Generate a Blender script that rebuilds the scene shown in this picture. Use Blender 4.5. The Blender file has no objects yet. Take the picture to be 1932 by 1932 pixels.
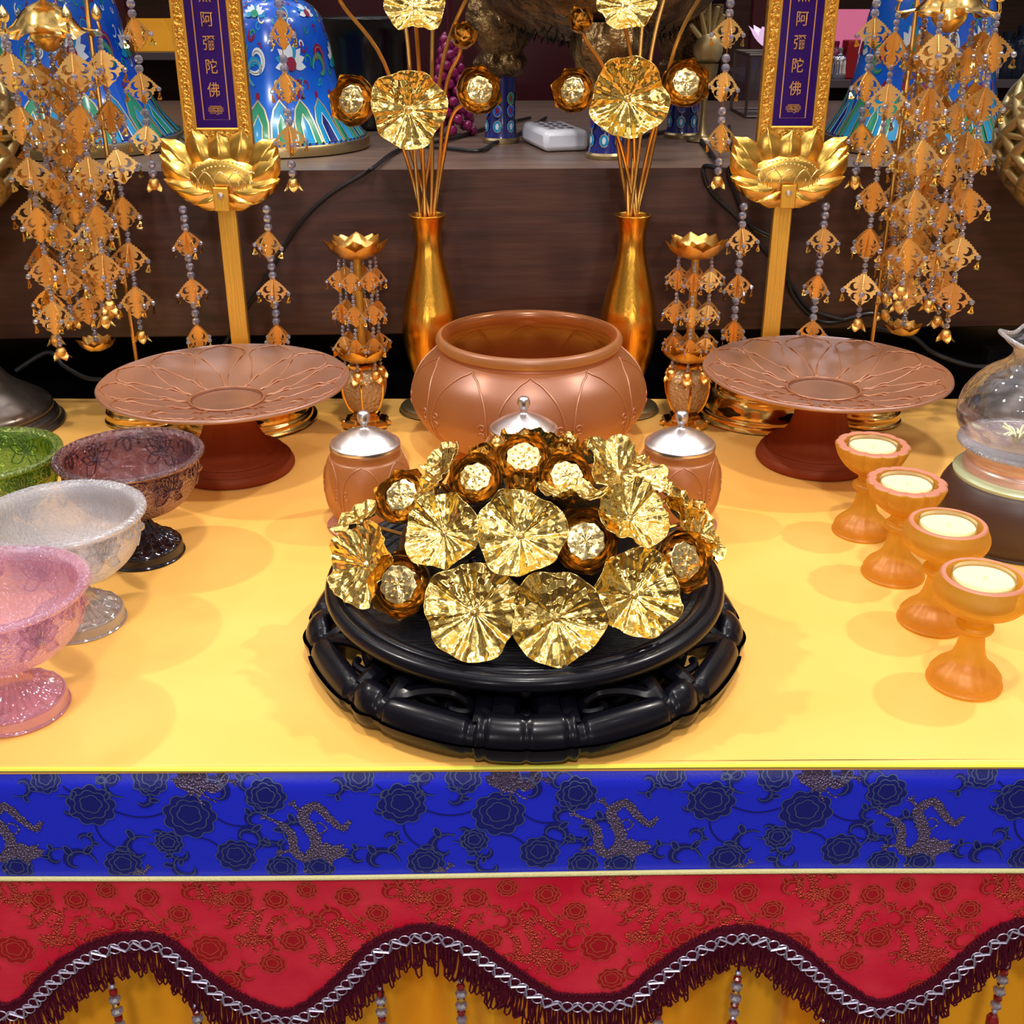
import bpy, math, random
from mathutils import Vector, Matrix
PI = math.pi
C = bpy.context.scene.collection
rnd = random.Random(7)
# ------------------------------------------------------------------ camera model (used for measuring real positions)
F = 2150.0; PITCH = math.radians(24.8); H = 0.42
def ray(px, py):
    x = (px-966)/F; y = (966-py)/F
    return x, math.cos(PITCH)+y*math.sin(PITCH), -math.sin(PITCH)+y*math.cos(PITCH)
def onz(px, py, z=0.0):
    d = ray(px, py); t = (z-H)/d[2]; return Vector((d[0]*t, d[1]*t, z))
def ony(px, py, Y):
    d = ray(px, py); t = Y/d[1]; return Vector((d[0]*t, Y, H+d[2]*t))

# ------------------------------------------------------------------ materials
MATS = {}
def newmat(name):
    m = bpy.data.materials.new(name); m.use_nodes = True
    nt = m.node_tree; nt.nodes.clear()
    out = nt.nodes.new('ShaderNodeOutputMaterial')
    MATS[name] = m
    return m, nt, out
def L(nt, a, b): nt.links.new(a, b)
def bumpnode(nt, scale, strength, detail=3, kind='noise', dist=0.002, stretch=None):
    tc = nt.nodes.new('ShaderNodeTexCoord'); src = tc.outputs['Object']
    if stretch:
        mp = nt.nodes.new('ShaderNodeMapping'); mp.inputs['Scale'].default_value = stretch
        L(nt, src, mp.inputs[0]); src = mp.outputs[0]
    if kind == 'noise':
        t = nt.nodes.new('ShaderNodeTexNoise'); t.inputs['Scale'].default_value = scale; t.inputs['Detail'].default_value = detail
        o = t.outputs['Fac']
    else:
        t = nt.nodes.new('ShaderNodeTexVoronoi'); t.inputs['Scale'].default_value = scale; o = t.outputs['Distance']
    L(nt, src, t.inputs['Vector'])
    b = nt.nodes.new('ShaderNodeBump'); b.inputs['Strength'].default_value = strength; b.inputs['Distance'].default_value = dist
    L(nt, o, b.inputs['Height'])
    return b, o
def pmat(name, col, metal=0, rough=.5, bump=None, coat=0, sheen=0, sheencol=None, col2=None, cscale=20, emis=None, emstr=0, spec=.5, stretch=None):
    m, nt, out = newmat(name)
    p = nt.nodes.new('ShaderNodeBsdfPrincipled'); L(nt, p.outputs[0], out.inputs[0])
    p.inputs['Base Color'].default_value = (*col, 1); p.inputs['Metallic'].default_value = metal
    p.inputs['Roughness'].default_value = rough; p.inputs['Coat Weight'].default_value = coat; p.inputs['Coat Roughness'].default_value = .08
    p.inputs['Sheen Weight'].default_value = sheen; p.inputs['Specular IOR Level'].default_value = spec
    if sheencol: p.inputs['Sheen Tint'].default_value = (*sheencol, 1)
    if emis: p.inputs['Emission Color'].default_value = (*emis, 1); p.inputs['Emission Strength'].default_value = emstr
    if bump:
        b, _ = bumpnode(nt, *bump, stretch=stretch); L(nt, b.outputs[0], p.inputs['Normal'])
    if col2:
        tc = nt.nodes.new('ShaderNodeTexCoord'); n = nt.nodes.new('ShaderNodeTexNoise'); n.inputs['Scale'].default_value = cscale
        n.inputs['Detail'].default_value = 4
        s = tc.outputs['Object']
        if stretch:
            mp = nt.nodes.new('ShaderNodeMapping'); mp.inputs['Scale'].default_value = stretch; L(nt, s, mp.inputs[0]); s = mp.outputs[0]
        L(nt, s, n.inputs['Vector'])
        r = nt.nodes.new('ShaderNodeValToRGB'); r.color_ramp.elements[0].color = (*col, 1); r.color_ramp.elements[1].color = (*col2, 1)
        r.color_ramp.elements[0].position = .35; r.color_ramp.elements[1].position = .65
        L(nt, n.outputs['Fac'], r.inputs[0]); L(nt, r.outputs[0], p.inputs['Base Color'])
    return m
def frosted(name, dcol, tcol, gcol, tfac=.5, clear=.0, grough=.38, gw=.16, bump=None, refr=.0, rrough=.38, rcol=(1,.7,.45)):
    """frosted cast glass: diffuse + translucent scatter under a soft sheen, some of it see-through"""
    m, nt, out = newmat(name); N = nt.nodes.new
    d = N('ShaderNodeBsdfDiffuse'); d.inputs[0].default_value = (*dcol, 1)
    t = N('ShaderNodeBsdfTranslucent'); t.inputs[0].default_value = (*tcol, 1)
    g = N('ShaderNodeBsdfGlossy'); g.inputs[0].default_value = (*gcol, 1); g.inputs['Roughness'].default_value = grough
    tr = N('ShaderNodeBsdfTransparent'); tr.inputs[0].default_value = (*tcol, 1)
    m1 = N('ShaderNodeMixShader'); m1.inputs[0].default_value = tfac; L(nt, d.outputs[0], m1.inputs[1]); L(nt, t.outputs[0], m1.inputs[2])
    m2 = N('ShaderNodeMixShader'); m2.inputs[0].default_value = clear; L(nt, m1.outputs[0], m2.inputs[1]); L(nt, tr.outputs[0], m2.inputs[2])
    if refr:
        rf_ = N('ShaderNodeBsdfRefraction'); rf_.inputs[0].default_value = (*rcol, 1); rf_.inputs['Roughness'].default_value = rrough; rf_.inputs['IOR'].default_value = 1.22
        m4 = N('ShaderNodeMixShader'); m4.inputs[0].default_value = refr; L(nt, m2.outputs[0], m4.inputs[1]); L(nt, rf_.outputs[0], m4.inputs[2]); m2 = m4
    lw = N('ShaderNodeLayerWeight'); lw.inputs['Blend'].default_value = .35
    mr = N('ShaderNodeMapRange'); mr.inputs['To Min'].default_value = gw; mr.inputs['To Max'].default_value = min(1, gw*4.2)
    L(nt, lw.outputs['Facing'], mr.inputs[0])
    m3 = N('ShaderNodeMixShader'); L(nt, mr.outputs[0], m3.inputs[0]); L(nt, m2.outputs[0], m3.inputs[1]); L(nt, g.outputs[0], m3.inputs[2])
    if bump:
        b, _ = bumpnode(nt, *bump)
        for s in (d, t, g): L(nt, b.outputs[0], s.inputs['Normal'])
        L(nt, b.outputs[0], lw.inputs['Normal'])
    L(nt, m3.outputs[0], out.inputs[0]); return m
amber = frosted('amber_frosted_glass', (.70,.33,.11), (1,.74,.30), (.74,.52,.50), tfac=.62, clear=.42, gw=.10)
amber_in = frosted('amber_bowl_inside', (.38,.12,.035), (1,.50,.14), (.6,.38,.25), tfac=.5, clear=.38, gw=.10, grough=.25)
amber_plate = frosted('amber_plate_glass', (.46,.215,.11), (1,.68,.36), (.72,.58,.58), tfac=.45, clear=.30, gw=.17)
amber_dark = frosted('amber_foot_glass', (.34,.065,.022), (.55,.10,.02), (.5,.25,.18), tfac=.45, clear=0, gw=.05, grough=.5)
amber_candle = frosted('amber_candle_glass', (.82,.43,.06), (1,.80,.22), (.8,.5,.35), tfac=.6, clear=.42, gw=.07, grough=.4)
amber_line = frosted('amber_relief_glass', (.55,.22,.08), (.9,.38,.09), (.9,.62,.5), tfac=.45, gw=.16, grough=.35)
rim_pink = frosted('candle_rim_glass', (.62,.24,.13), (.8,.3,.1), (.8,.5,.5), tfac=.3, gw=.12, grough=.5)
def cleargl(name, tint, gcol=(1,1,1), scat=(1,1,1), sc=.12, rough=.08, gw=.06, gmax=.6, bump=(260, .5, 2, 'noise', .001)):
    m, nt, out = newmat(name); N = nt.nodes.new
    tr = N('ShaderNodeBsdfTransparent'); tr.inputs[0].default_value = (*tint, 1)
    g = N('ShaderNodeBsdfGlossy'); g.inputs[0].default_value = (*gcol, 1); g.inputs['Roughness'].default_value = rough
    d = N('ShaderNodeBsdfTranslucent'); d.inputs[0].default_value = (*scat, 1)
    d2 = N('ShaderNodeBsdfDiffuse'); d2.inputs[0].default_value = (*scat, 1)
    md = N('ShaderNodeMixShader'); L(nt, d.outputs[0], md.inputs[1]); L(nt, d2.outputs[0], md.inputs[2])
    m1 = N('ShaderNodeMixShader'); m1.inputs[0].default_value = sc; L(nt, tr.outputs[0], m1.inputs[1]); L(nt, md.outputs[0], m1.inputs[2])
    lw = N('ShaderNodeLayerWeight'); lw.inputs['Blend'].default_value = .3
    mr = N('ShaderNodeMapRange'); mr.inputs['To Min'].default_value = gw; mr.inputs['To Max'].default_value = gmax; L(nt, lw.outputs['Facing'], mr.inputs[0])
    m3 = N('ShaderNodeMixShader'); L(nt, mr.outputs[0], m3.inputs[0]); L(nt, m1.outputs[0], m3.inputs[1]); L(nt, g.outputs[0], m3.inputs[2])
    if bump:
        b, _ = bumpnode(nt, *bump); L(nt, b.outputs[0], g.inputs['Normal']); L(nt, b.outputs[0], lw.inputs['Normal'])
    L(nt, m3.outputs[0], out.inputs[0]); return m
BG = (420, 1.0, 3, 'noise', .0035)
g_purple = cleargl('purple_pressed_glass', (.48,.27,.25), (.95,.8,.9), (.22,.08,.10), sc=.2, gw=.12, rough=.06, bump=BG)
g_black = cleargl('purple_foot_glass', (.04,.02,.04), (.8,.8,.95), (.01,.005,.015), sc=.6, gw=.05, gmax=.4, bump=None)
g_white = cleargl('white_pressed_glass', (.97,.95,.95), (1,1,1), (.84,.88,1), sc=.38, gw=.18, bump=BG)
g_pink = cleargl('pink_pressed_glass', (1,.84,.90), (1,.9,1), (.95,.58,.80), sc=.32, gw=.15, bump=BG)
g_white_f = cleargl('white_foot_glass', (.95,.94,.95), (1,1,1), (.80,.82,.95), sc=.30, gw=.16, bump=(40,.4,2,'noise',.004), rough=.05)
g_pink_f = cleargl('pink_foot_glass', (1,.80,.88), (1,.9,1), (.95,.55,.78), sc=.32, gw=.15, bump=(40,.4,2,'noise',.004), rough=.05)
g_green = cleargl('green_pressed_glass', (.46,.66,.04), (.95,1,.6), (.16,.32,.01), sc=.30, gw=.12, bump=BG)
g_clear = cleargl('clear_lamp_glass', (.95,.95,.96), (1,1,1), (.6,.6,.68), sc=.06, gw=.05, gmax=.7, bump=None, rough=.03)
crystal = cleargl('crystal_bead', (.75,.75,.85), (1,1,1), (.62,.62,.80), sc=.45, gw=.25, gmax=.9, bump=None, rough=.05)
gold = pmat('polished_gold', (1,.66,.20), 1, .16, bump=(60,.25,3,'noise',.002))
gold_leaf = pmat('beaten_gold_leaf', (1,.74,.22), 1, .19, bump=(2.6,.22,1.5,'noise',.10))
gold_petal = pmat('petal_gold', (.98,.68,.22), 1, .30, bump=(3,.2,1.5,'noise',.08))
gold_pod = pmat('seed_pod_gold', (1,.82,.38), 1, .24, bump=(4,.15,1,'noise',.05))
gold_lotus = pmat('cast_lotus_gold', (.98,.62,.13), 1, .27, bump=(90,.25,2,'noise',.001))
gold_orange = pmat('filigree_gold', (.98,.60,.20), .92, .38)
gold_stem = pmat('stem_gold', (.85,.48,.12), 1, .28)
gold_frame = pmat('carved_gold_frame', (.90,.52,.11), .9, .38, bump=(230,.9,3,'noise',.003), col2=(.62,.33,.05), cscale=180)
gold_pole = pmat('gold_painted_pole', (.92,.50,.07), .75, .38, bump=(40,.3,2,'noise',.001), stretch=(12,12,.4))
gold_brush = pmat('brushed_vase_gold', (1,.52,.07), 1, .24, bump=(60,.18,2,'noise',.001), stretch=(14,14,.5))
gold_pale = pmat('lattice_pale_gold', (.62,.50,.24), .8, .42)
gold_dark = pmat('lattice_recess', (.40,.29,.11), .6, .5)
silver = pmat('pewter_lid', (.78,.73,.74), 1, .33, bump=(300,.2,2,'noise',.0005))
pewter = pmat('dark_pewter', (.17,.14,.12), .85, .28)
brass_dull = pmat('dull_brass', (.45,.34,.17), .9, .35)
black_wood = pmat('black_lacquered_wood', (.004,.004,.007), 0, .26, bump=(30,.1,3,'noise',.001), coat=.06, spec=.25)
black_grain = pmat('black_grained_wood', (.004,.004,.006), 0, .30, bump=(60,.5,4,'noise',.002), coat=.05, spec=.25, stretch=(1,9,1))
rubber = pmat('black_rubber', (.008,.008,.01), 0, .4)
black_void = pmat('black_gloss', (.006,.005,.006), 0, .2)
yellow = pmat('yellow_satin', (.92,.445,.075), 0, .55, bump=(6,.5,2.5,'noise',.02), sheen=.25, sheencol=(1,.9,.6), col2=(.96,.53,.12), cscale=4)
lime = pmat('lime_piping', (.85,.80,.08), 0, .5)
cream = pmat('cream_cord', (.72,.66,.30), 0, .5, bump=(900,.6,2,'noise',.001))
blue = pmat('blue_satin', (.011,.022,.66), 0, .34, bump=(500,.2,2,'noise',.0005), sheen=.15, sheencol=(.3,.4,1))
navy = pmat('navy_thread', (.006,.010,.17), 0, .36, bump=(700,.4,2,'noise',.0005))
bline = pmat('silver_blue_thread', (.10,.14,.30), .5, .4)
bgold = pmat('bronze_thread', (.15,.11,.22), .6, .42, bump=(700,.9,2,'voronoi',.002))
red = pmat('red_satin', (.68,.003,.032), 0, .36, bump=(300,.3,3,'noise',.0008), sheen=.2, sheencol=(1,.3,.3), col2=(.80,.03,.06), cscale=22)
dred = pmat('dark_red_thread', (.42,.004,.012), 0, .45)
rline = pmat('gold_red_thread', (.72,.12,.06), .4, .4)
rgold = pmat('copper_thread', (.70,.055,.035), .35, .42, bump=(700,.9,2,'voronoi',.002))
burg = pmat('burgundy_yarn', (.085,.002,.014), 0, .8, bump=(900,1,2,'noise',.001), spec=.2)
silverbraid = pmat('silver_braid', (.60,.56,.72), .7, .3)
orange = pmat('orange_curtain', (1,.44,.008), 0, .5, sheen=.3, sheencol=(1,.7,.2))
wood = pmat('dark_walnut', (.075,.026,.015), 0, .42, bump=(12,.15,5,'noise',.002), col2=(.045,.015,.009), cscale=9, stretch=(1.2,3,14))
woodtop = pmat('ledge_top_wood', (.17,.11,.085), 0, .34, col2=(.13,.08,.06), cscale=6, stretch=(1.2,8,8))
brown = pmat('brown_lamp_base', (.055,.025,.018), 0, .45, bump=(900,.25,2,'noise',.0004))
whitepl = pmat('white_plastic', (.75,.76,.85), 0, .3)
wax = pmat('candle_wax', (.95,.86,.40), 0, .5, emis=(1,.88,.4), emstr=.12)
purple = pmat('purple_panel', (.030,.004,.12), 0, .12, spec=.6)
copper_ink = pmat('copper_lettering', (.72,.34,.10), .6, .35)
hexglass = pmat('hammered_amber_glass', (.52,.34,.17), .35, .12, bump=(260,1,2,'noise',.003))
cloi_blue = pmat('enamel_blue', (.006,.075,.62), 0, .2, coat=.4, col2=(.01,.16,.75), cscale=14)
cloi_turq = pmat('enamel_turquoise', (.01,.30,.62), 0, .2, coat=.4)
cloi_green = pmat('enamel_green', (.02,.30,.16), 0, .22, coat=.4)
cloi_white = pmat('enamel_white', (.70,.80,.90), 0, .22, coat=.4)
cloi_red = pmat('enamel_red', (.26,.010,.05), 0, .22, coat=.4)
cloi_wire = pmat('enamel_wire', (.55,.50,.33), .6, .35)
cloi_navy = pmat('enamel_navy', (.01,.018,.16), 0, .22, coat=.4)
statue_gold = pmat('antique_gold', (.34,.22,.09), .8, .36, bump=(45,1,4,'noise',.012), col2=(.12,.07,.03), cscale=30)
maroon = pmat('maroon_paint', (.075,.006,.012), 0, .4)
shelfgrey = pmat('grey_shelf', (.14,.11,.13), 0, .4)
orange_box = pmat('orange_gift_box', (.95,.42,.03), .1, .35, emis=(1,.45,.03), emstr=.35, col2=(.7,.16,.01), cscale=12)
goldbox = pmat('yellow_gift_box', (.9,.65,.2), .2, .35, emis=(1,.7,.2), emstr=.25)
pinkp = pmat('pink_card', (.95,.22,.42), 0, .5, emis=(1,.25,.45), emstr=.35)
redp = pmat('red_box', (.5,.01,.02), 0, .4)
magenta = pmat('magenta_bead', (.28,.01,.10), 0, .12, coat=.5)
glow = pmat('glowing_lotus', (1,.7,.3), 0, .4, emis=(1,.75,.5), emstr=1.6)
glowp = pmat('glowing_petal', (.9,.5,.8), 0, .4, emis=(.9,.6,.9), emstr=.8)
dkglass = pmat('dark_glassware', (.02,.03,.06), .3, .08)
chrome = pmat('chrome', (.7,.75,.85), 1, .12)
walldark = pmat('dark_wall', (.030,.016,.016), 0, .6, col2=(.05,.02,.02), cscale=3)
floorm = pmat('floor_stone', (.10,.08,.07), 0, .4, col2=(.14,.11,.1), cscale=4)
stamen = pmat('cream_stamen', (.85,.82,.55), 0, .4)
redbead = pmat('red_glass_bead', (.22,.008,.01), 0, .08, coat=.6)

# ------------------------------------------------------------------ mesh builder
class MB:
    def __init__(s): s.v = []; s.f = []; s.m = []; s.mats = []
    def mi(s, mat):
        if mat not in s.mats: s.mats.append(mat)
        return s.mats.index(mat)
    def add(s, vs, fs, mat, M=None):
        o = len(s.v); i = s.mi(mat)
        for p in vs:
            p = Vector(p); s.v.append(M @ p if M else p)
        for f in fs: s.f.append([a+o for a in f]); s.m.append(i)
    def grid(s, fn, nu, nv, mat, cu=False, M=None):
        """fn(i/nu, j/nv); cu: closed in u"""
        vs = []; W = nu if cu else nu+1
        for j in range(nv+1):
            for i in range(W): vs.append(fn(i/nu, j/nv))
        fs = []
        for j in range(nv):
            for i in range(nu):
                a = j*W+i; b = j*W+(i+1) % W
                fs.append((a, b, b+W, a+W))
        s.add(vs, fs, mat, M)
    def lathe(s, prof, mat, seg=64, M=None, rf=None, c=(0,0,0)):
        n = len(prof)-1
        def fn(u, v):
            k = min(int(round(v*n)), n); r, z = prof[k]; t = u*2*PI
            if rf: r, z = rf(r, z, t)
            return (c[0]+r*math.cos(t), c[1]+r*math.sin(t), c[2]+z)
        s.grid(fn, seg, n, mat, cu=True, M=M)
    def tube(s, pts, rad, mat, seg=6, M=None, cap=True, closed=False):
        pts = [Vector(p) for p in pts]; n = len(pts)
        if n < 2: return
        rads = [rad]*n if not hasattr(rad, '__len__') else rad
        vs = []; up = None
        for i, p in enumerate(pts):
            if closed: t = pts[(i+1) % n]-pts[i-1]
            else: t = pts[min(i+1, n-1)]-pts[max(i-1, 0)]
            if t.length < 1e-9: t = Vector((0,0,1))
            t.normalize()
            if up is None:
                up = Vector((0,0,1)) if abs(t.z) < .9 else Vector((1,0,0))
            a = t.cross(up)
            if a.length < 1e-6: a = t.orthogonal()
            a.normalize(); b = a.cross(t).normalized(); up = b
            for k in range(seg):
                w = 2*PI*k/seg; vs.append(p+(a*math.cos(w)+b*math.sin(w))*rads[i])
        fs = []
        for i in range(n if closed else n-1):
            j = (i+1) % n
            for k in range(seg):
                fs.append((i*seg+k, i*seg+(k+1) % seg, j*seg+(k+1) % seg, j*seg+k))
        if cap and not closed:
            fs.append(tuple(range(seg))[::-1]); fs.append(tuple((n-1)*seg+k for k in range(seg)))
        s.add(vs, fs, mat, M)
    def ball(s, c, r, mat, seg=10, rings=6, sc=(1,1,1), M=None):
        vs = [(c[0], c[1], c[2]-r*sc[2])]; fs = []
        for j in range(1, rings):
            p = PI*j/rings
            for i in range(seg):
                t = 2*PI*i/seg
                vs.append((c[0]+r*sc[0]*math.sin(p)*math.cos(t), c[1]+r*sc[1]*math.sin(p)*math.sin(t), c[2]-r*sc[2]*math.cos(p)))
        vs.append((c[0], c[1], c[2]+r*sc[2])); T = len(vs)-1
        for i in range(seg):
            fs.append((0, 1+(i+1) % seg, 1+i)); b = 1+(rings-2)*seg
            fs.append((T, b+i, b+(i+1) % seg))
            for j in range(rings-2):
                a = 1+j*seg
                fs.append((a+i, a+(i+1) % seg, a+seg+(i+1) % seg, a+seg+i))
        s.add(vs, fs, mat, M)
    def box(s, lo, hi, mat, M=None):
        x0,y0,z0 = lo; x1,y1,z1 = hi
        vs = [(x0,y0,z0),(x1,y0,z0),(x1,y1,z0),(x0,y1,z0),(x0,y0,z1),(x1,y0,z1),(x1,y1,z1),(x0,y1,z1)]
        s.add(vs, [(3,2,1,0),(4,5,6,7),(0,1,5,4),(1,2,6,5),(2,3,7,6),(3,0,4,7)], mat, M)
    def mesh(s, name, sharp=40):
        me = bpy.data.meshes.new(name); me.from_pydata([tuple(v) for v in s.v], [], s.f)
        for m in s.mats: me.materials.append(m)
        me.polygons.foreach_set('material_index', s.m); me.polygons.foreach_set('use_smooth', [True]*len(s.f))
        me.update()
        if sharp: me.set_sharp_from_angle(angle=math.radians(sharp))
        return me
    def build(s, name, parent=None, loc=None, sharp=40, bevel=0):
        o = bpy.data.objects.new(name, s.mesh(name, sharp)); C.objects.link(o)
        if parent: o.parent = parent
        if loc is not None: o.location = loc
        if bevel:
            b = o.modifiers.new('bevel', 'BEVEL'); b.width = bevel; b.segments = 2; b.limit_method = 'ANGLE'
        return o
def tag(o, label=None, cat=None, group=None, kind=None):
    if label: o['label'] = label
    if cat: o['category'] = cat
    if group: o['group'] = group
    if kind: o['kind'] = kind
    return o
def thing(name, loc, label, cat, group=None, rz=0):
    o = bpy.data.objects.new(name, None); C.objects.link(o); o.location = loc; o.rotation_euler = (0,0,rz); o.empty_display_size = .02
    return tag(o, label, cat, group)
def place(name, mesh, parent, loc=(0,0,0), rot=(0,0,0), sc=1):
    o = bpy.data.objects.new(name, mesh); C.objects.link(o); o.parent = parent; o.location = loc; o.rotation_euler = rot
    o.scale = (sc,)*3 if not hasattr(sc, '__len__') else sc
    return o
def smooth(pts, k=8, closed=False):
    """Catmull-Rom through points"""
    P = [Vector(p) for p in pts]; n = len(P); out = []
    rng = range(n if closed else n-1)
    for i in rng:
        p0 = P[i-1] if (i > 0 or closed) else P[0]; p1 = P[i]; p2 = P[(i+1) % n]; p3 = P[(i+2) % n] if (i+2 < n or closed) else P[-1]
        for j in range(k):
            t = j/k
            out.append(.5*((2*p1)+(p2-p0)*t+(2*p0-5*p1+4*p2-p3)*t*t+(3*p1-p0-3*p2+p3)*t**3))
    if not closed: out.append(P[-1])
    return out
def prof(pts, k=6): return [(max(p.x, 0), p.y) for p in smooth([(a, b, 0) for a, b in pts], k)]

# ------------------------------------------------------------------ flat motifs mapped on to surfaces
def lerp(a, b, t): return a+(b-a)*t
def m_poly(mb, pts, mp, h, mat):
    cx = sum(p[0] for p in pts)/len(pts); cy = sum(p[1] for p in pts)/len(pts); n = len(pts)
    vs = [mp(cx, cy, h)]+[mp(lerp(cx,p[0],.5), lerp(cy,p[1],.5), h) for p in pts]+[mp(p[0], p[1], h) for p in pts]
    fs = []
    for i in range(n):
        j = (i+1) % n
        fs += [(0, 1+i, 1+j), (1+i, 1+n+i, 1+n+j, 1+j)]
    mb.add(vs, fs, mat)
def m_stroke(mb, pts, w, mp, h, mat, closed=False):
    n = len(pts); vs = []
    for i, p in enumerate(pts):
        a = pts[i-1] if (i or closed) else pts[0]; b = pts[(i+1) % n] if (i < n-1 or closed) else pts[-1]
        dx, dy = b[0]-a[0], b[1]-a[1]; l = math.hypot(dx, dy) or 1
        ww = (w(i/(n-1)) if callable(w) else w)/2
        nx, ny = -dy/l*ww, dx/l*ww
        vs += [mp(p[0]+nx, p[1]+ny, h), mp(p[0]-nx, p[1]-ny, h)]
    fs = []
    for i in range(n if closed else n-1):
        j = (i+1) % n; fs.append((2*i, 2*i+1, 2*j+1, 2*j))
    mb.add(vs, fs, mat)
def lobed(cx, cy, r, n, ph=0, amp=.14, sx=1, sy=1, k=7):
    return [(cx+sx*r*(1-amp+amp*abs(math.cos(n*t/2))**.6)*math.cos(t+ph), cy+sy*r*(1-amp+amp*abs(math.cos(n*t/2))**.6)*math.sin(t+ph)) for t in [2*PI*i/(n*k) for i in range(n*k)]]
def peony(mb, mp, cx, cy, r, fill, line, h, lw, ph=0):
    for i, (rr, n) in enumerate(((1, 9), (.72, 7), (.45, 5))):
        L_ = lobed(cx, cy+.05*r*i, r*rr, n, ph+i, amp=.22)
        m_poly(mb, L_, mp, h*(1+.5*i), fill); m_stroke(mb, L_, lw, mp, h*(1.25+.5*i), line, closed=True)
def scroll(mb, mp, cx, cy, s, ang, fill, line, h, lw, flip=1):
    pts = []
    for i in range(26):
        t = i/25; a = ang+flip*t*4.6; r = s*(1-t*.78)
        pts.append((cx+r*math.cos(a), cy+r*math.sin(a)))
    m_stroke(mb, pts, lambda t: s*.10+s*.42*abs(math.sin(PI*min(1, t)))**1.5, mp, h, fill)
    m_stroke(mb, pts, lw, mp, h*1.3, line)
    for k in (5, 11):
        p = pts[k]; a = ang+flip*k/25*4.6
        q = [(p[0]+s*.34*(math.cos(a)*math.cos(w)*1-math.sin(a)*math.sin(w)*.5)+s*.25*math.cos(a), p[1]+s*.34*(math.sin(a)*math.cos(w)+math.cos(a)*math.sin(w)*.5)+s*.25*math.sin(a)) for w in [2*PI*j/12 for j in range(12)]]
        m_poly(mb, q, mp, h, fill); m_stroke(mb, q, lw, mp, h*1.3, line, closed=True)
def vine(mb, mp, p0, p1, bend, w, fill, h):
    mx, my = (p0[0]+p1[0])/2+bend*(p1[1]-p0[1]), (p0[1]+p1[1])/2-bend*(p1[0]-p0[0])
    pts = [((1-t)**2*p0[0]+2*t*(1-t)*mx+t*t*p1[0], (1-t)**2*p0[1]+2*t*(1-t)*my+t*t*p1[1]) for t in [i/12 for i in range(13)]]
    m_stroke(mb, pts, w, mp, h, fill)
def dragon(mb, mp, cx, cy, s, fill, line, h, lw, flip=1):
    X = lambda a, b: (cx+flip*a*s, cy+b*s)
    body = [(p.x, p.y) for p in smooth([(*X(-.55,.25),0),(*X(-.30,-.05),0),(*X(-.25,-.55),0),(*X(.0,-.75),0),(*X(.25,-.35),0),(*X(.15,.05),0),(*X(.0,.45),0),(*X(.3,.72),0),(*X(.6,.35),0),(*X(.85,.1),0),(*X(1.05,.3),0)], 5)]
    m_stroke(mb, body, lambda t: s*(.07+.20*math.sin(PI*(.15+.8*t)))*(1+.16*math.sin(t*190)), mp, h, fill)
    hd = [X(*q) for q in ((.12,-.78),(.30,-1.0),(.42,-.88),(.55,-.98),(.60,-.82),(.85,-.70),(.98,-.50),(.80,-.46),(.88,-.34),(.62,-.40),(.45,-.28),(.35,-.42),(.15,-.45),(.0,-.6))]
    m_poly(mb, hd, mp, h*1.1, fill)
    for q in ((.2,-.9,-.1,-1.15),(.35,-.95,.2,-1.25),(.1,-.6,-.15,-.75)):
        m_stroke(mb, [X(q[0],q[1]), X((q[0]+q[2])/2+.05,(q[1]+q[3])/2), X(q[2],q[3])], s*.05, mp, h*1.1, fill)
    for (a, b, d) in ((-.55,.25,2.6),(.0,.5,2.2),(.62,.3,-.6),(-.25,-.5,3.4)):
        e = X(a+.28*math.cos(d), b+.28*math.sin(d))
        m_stroke(mb, [X(a,b), e], s*.08, mp, h, fill)
        for k in (-.7,-.25,.25,.7):
            m_stroke(mb, [e, (e[0]+flip*.16*s*math.cos(d+k), e[1]+.16*s*math.sin(d+k))], s*.035, mp, h, fill)
    m_stroke(mb, lobed(*X(.35,.1), s*.15, 4, 0, .2), lw*1.6, mp, h*1.2, fill, closed=True)

# ================================================================== ROOM SHELL
fl = MB(); fl.box((-3,-1.2,-.80), (3,3.2,-.75), floorm); tag(fl.build('floor'), kind='structure')
wb = MB(); wb.box((-3,3.1,-.75), (3,3.2,1.6), walldark); tag(wb.build('wall_back'), kind='structure')

# ================================================================== ALTAR CLOTH
YF0, YFS = .5508, .0084
def yfront(x): return YF0+YFS*x
BACK = 1.212
def topz(x, y):
    return .0003*math.sin(x*17+y*9)+.0003*math.sin(x*5-y*23)
cl = MB()
XW = .78
def ctop(u, v):
    x = lerp(-XW, XW, u); y = lerp(yfront(x)+.004, BACK, v); return (x, y, topz(x,y)-.0006)
cl.grid(ctop, 90, 50, yellow)
R0 = .004
cl.grid(lambda u, v: (lerp(-XW,XW,u), yfront(lerp(-XW,XW,u))+R0*(1-math.sin(v*PI/2)), -.0006-R0*(1-math.cos(v*PI/2))), 90, 5, yellow)
cl.grid(lambda u, v: (lerp(-XW,XW,u), BACK+.004*math.sin(u*120)*v, lerp(-.0006,-.74,v)), 60, 3, yellow)
for s in (-1, 1):
    cl.grid(lambda u, v: (s*(XW+.01*math.sin(u*60)*v), lerp(yfront(s*XW)+.004, BACK, u), lerp(-.0006,-.74,v)), 50, 3, yellow)
tc_ = cl.build('tablecloth'); tag(tc_, 'yellow satin cloth spread smooth over the whole altar table top', 'tablecloth')
lp = MB(); lp.tube([(x, yfront(x)-.0008, -.0012+.0006*math.sin(x*14)) for x in [lerp(-XW,XW,i/120) for i in range(121)]], .0014, lime, 6)
lp.build('piping', tc_)

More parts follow.
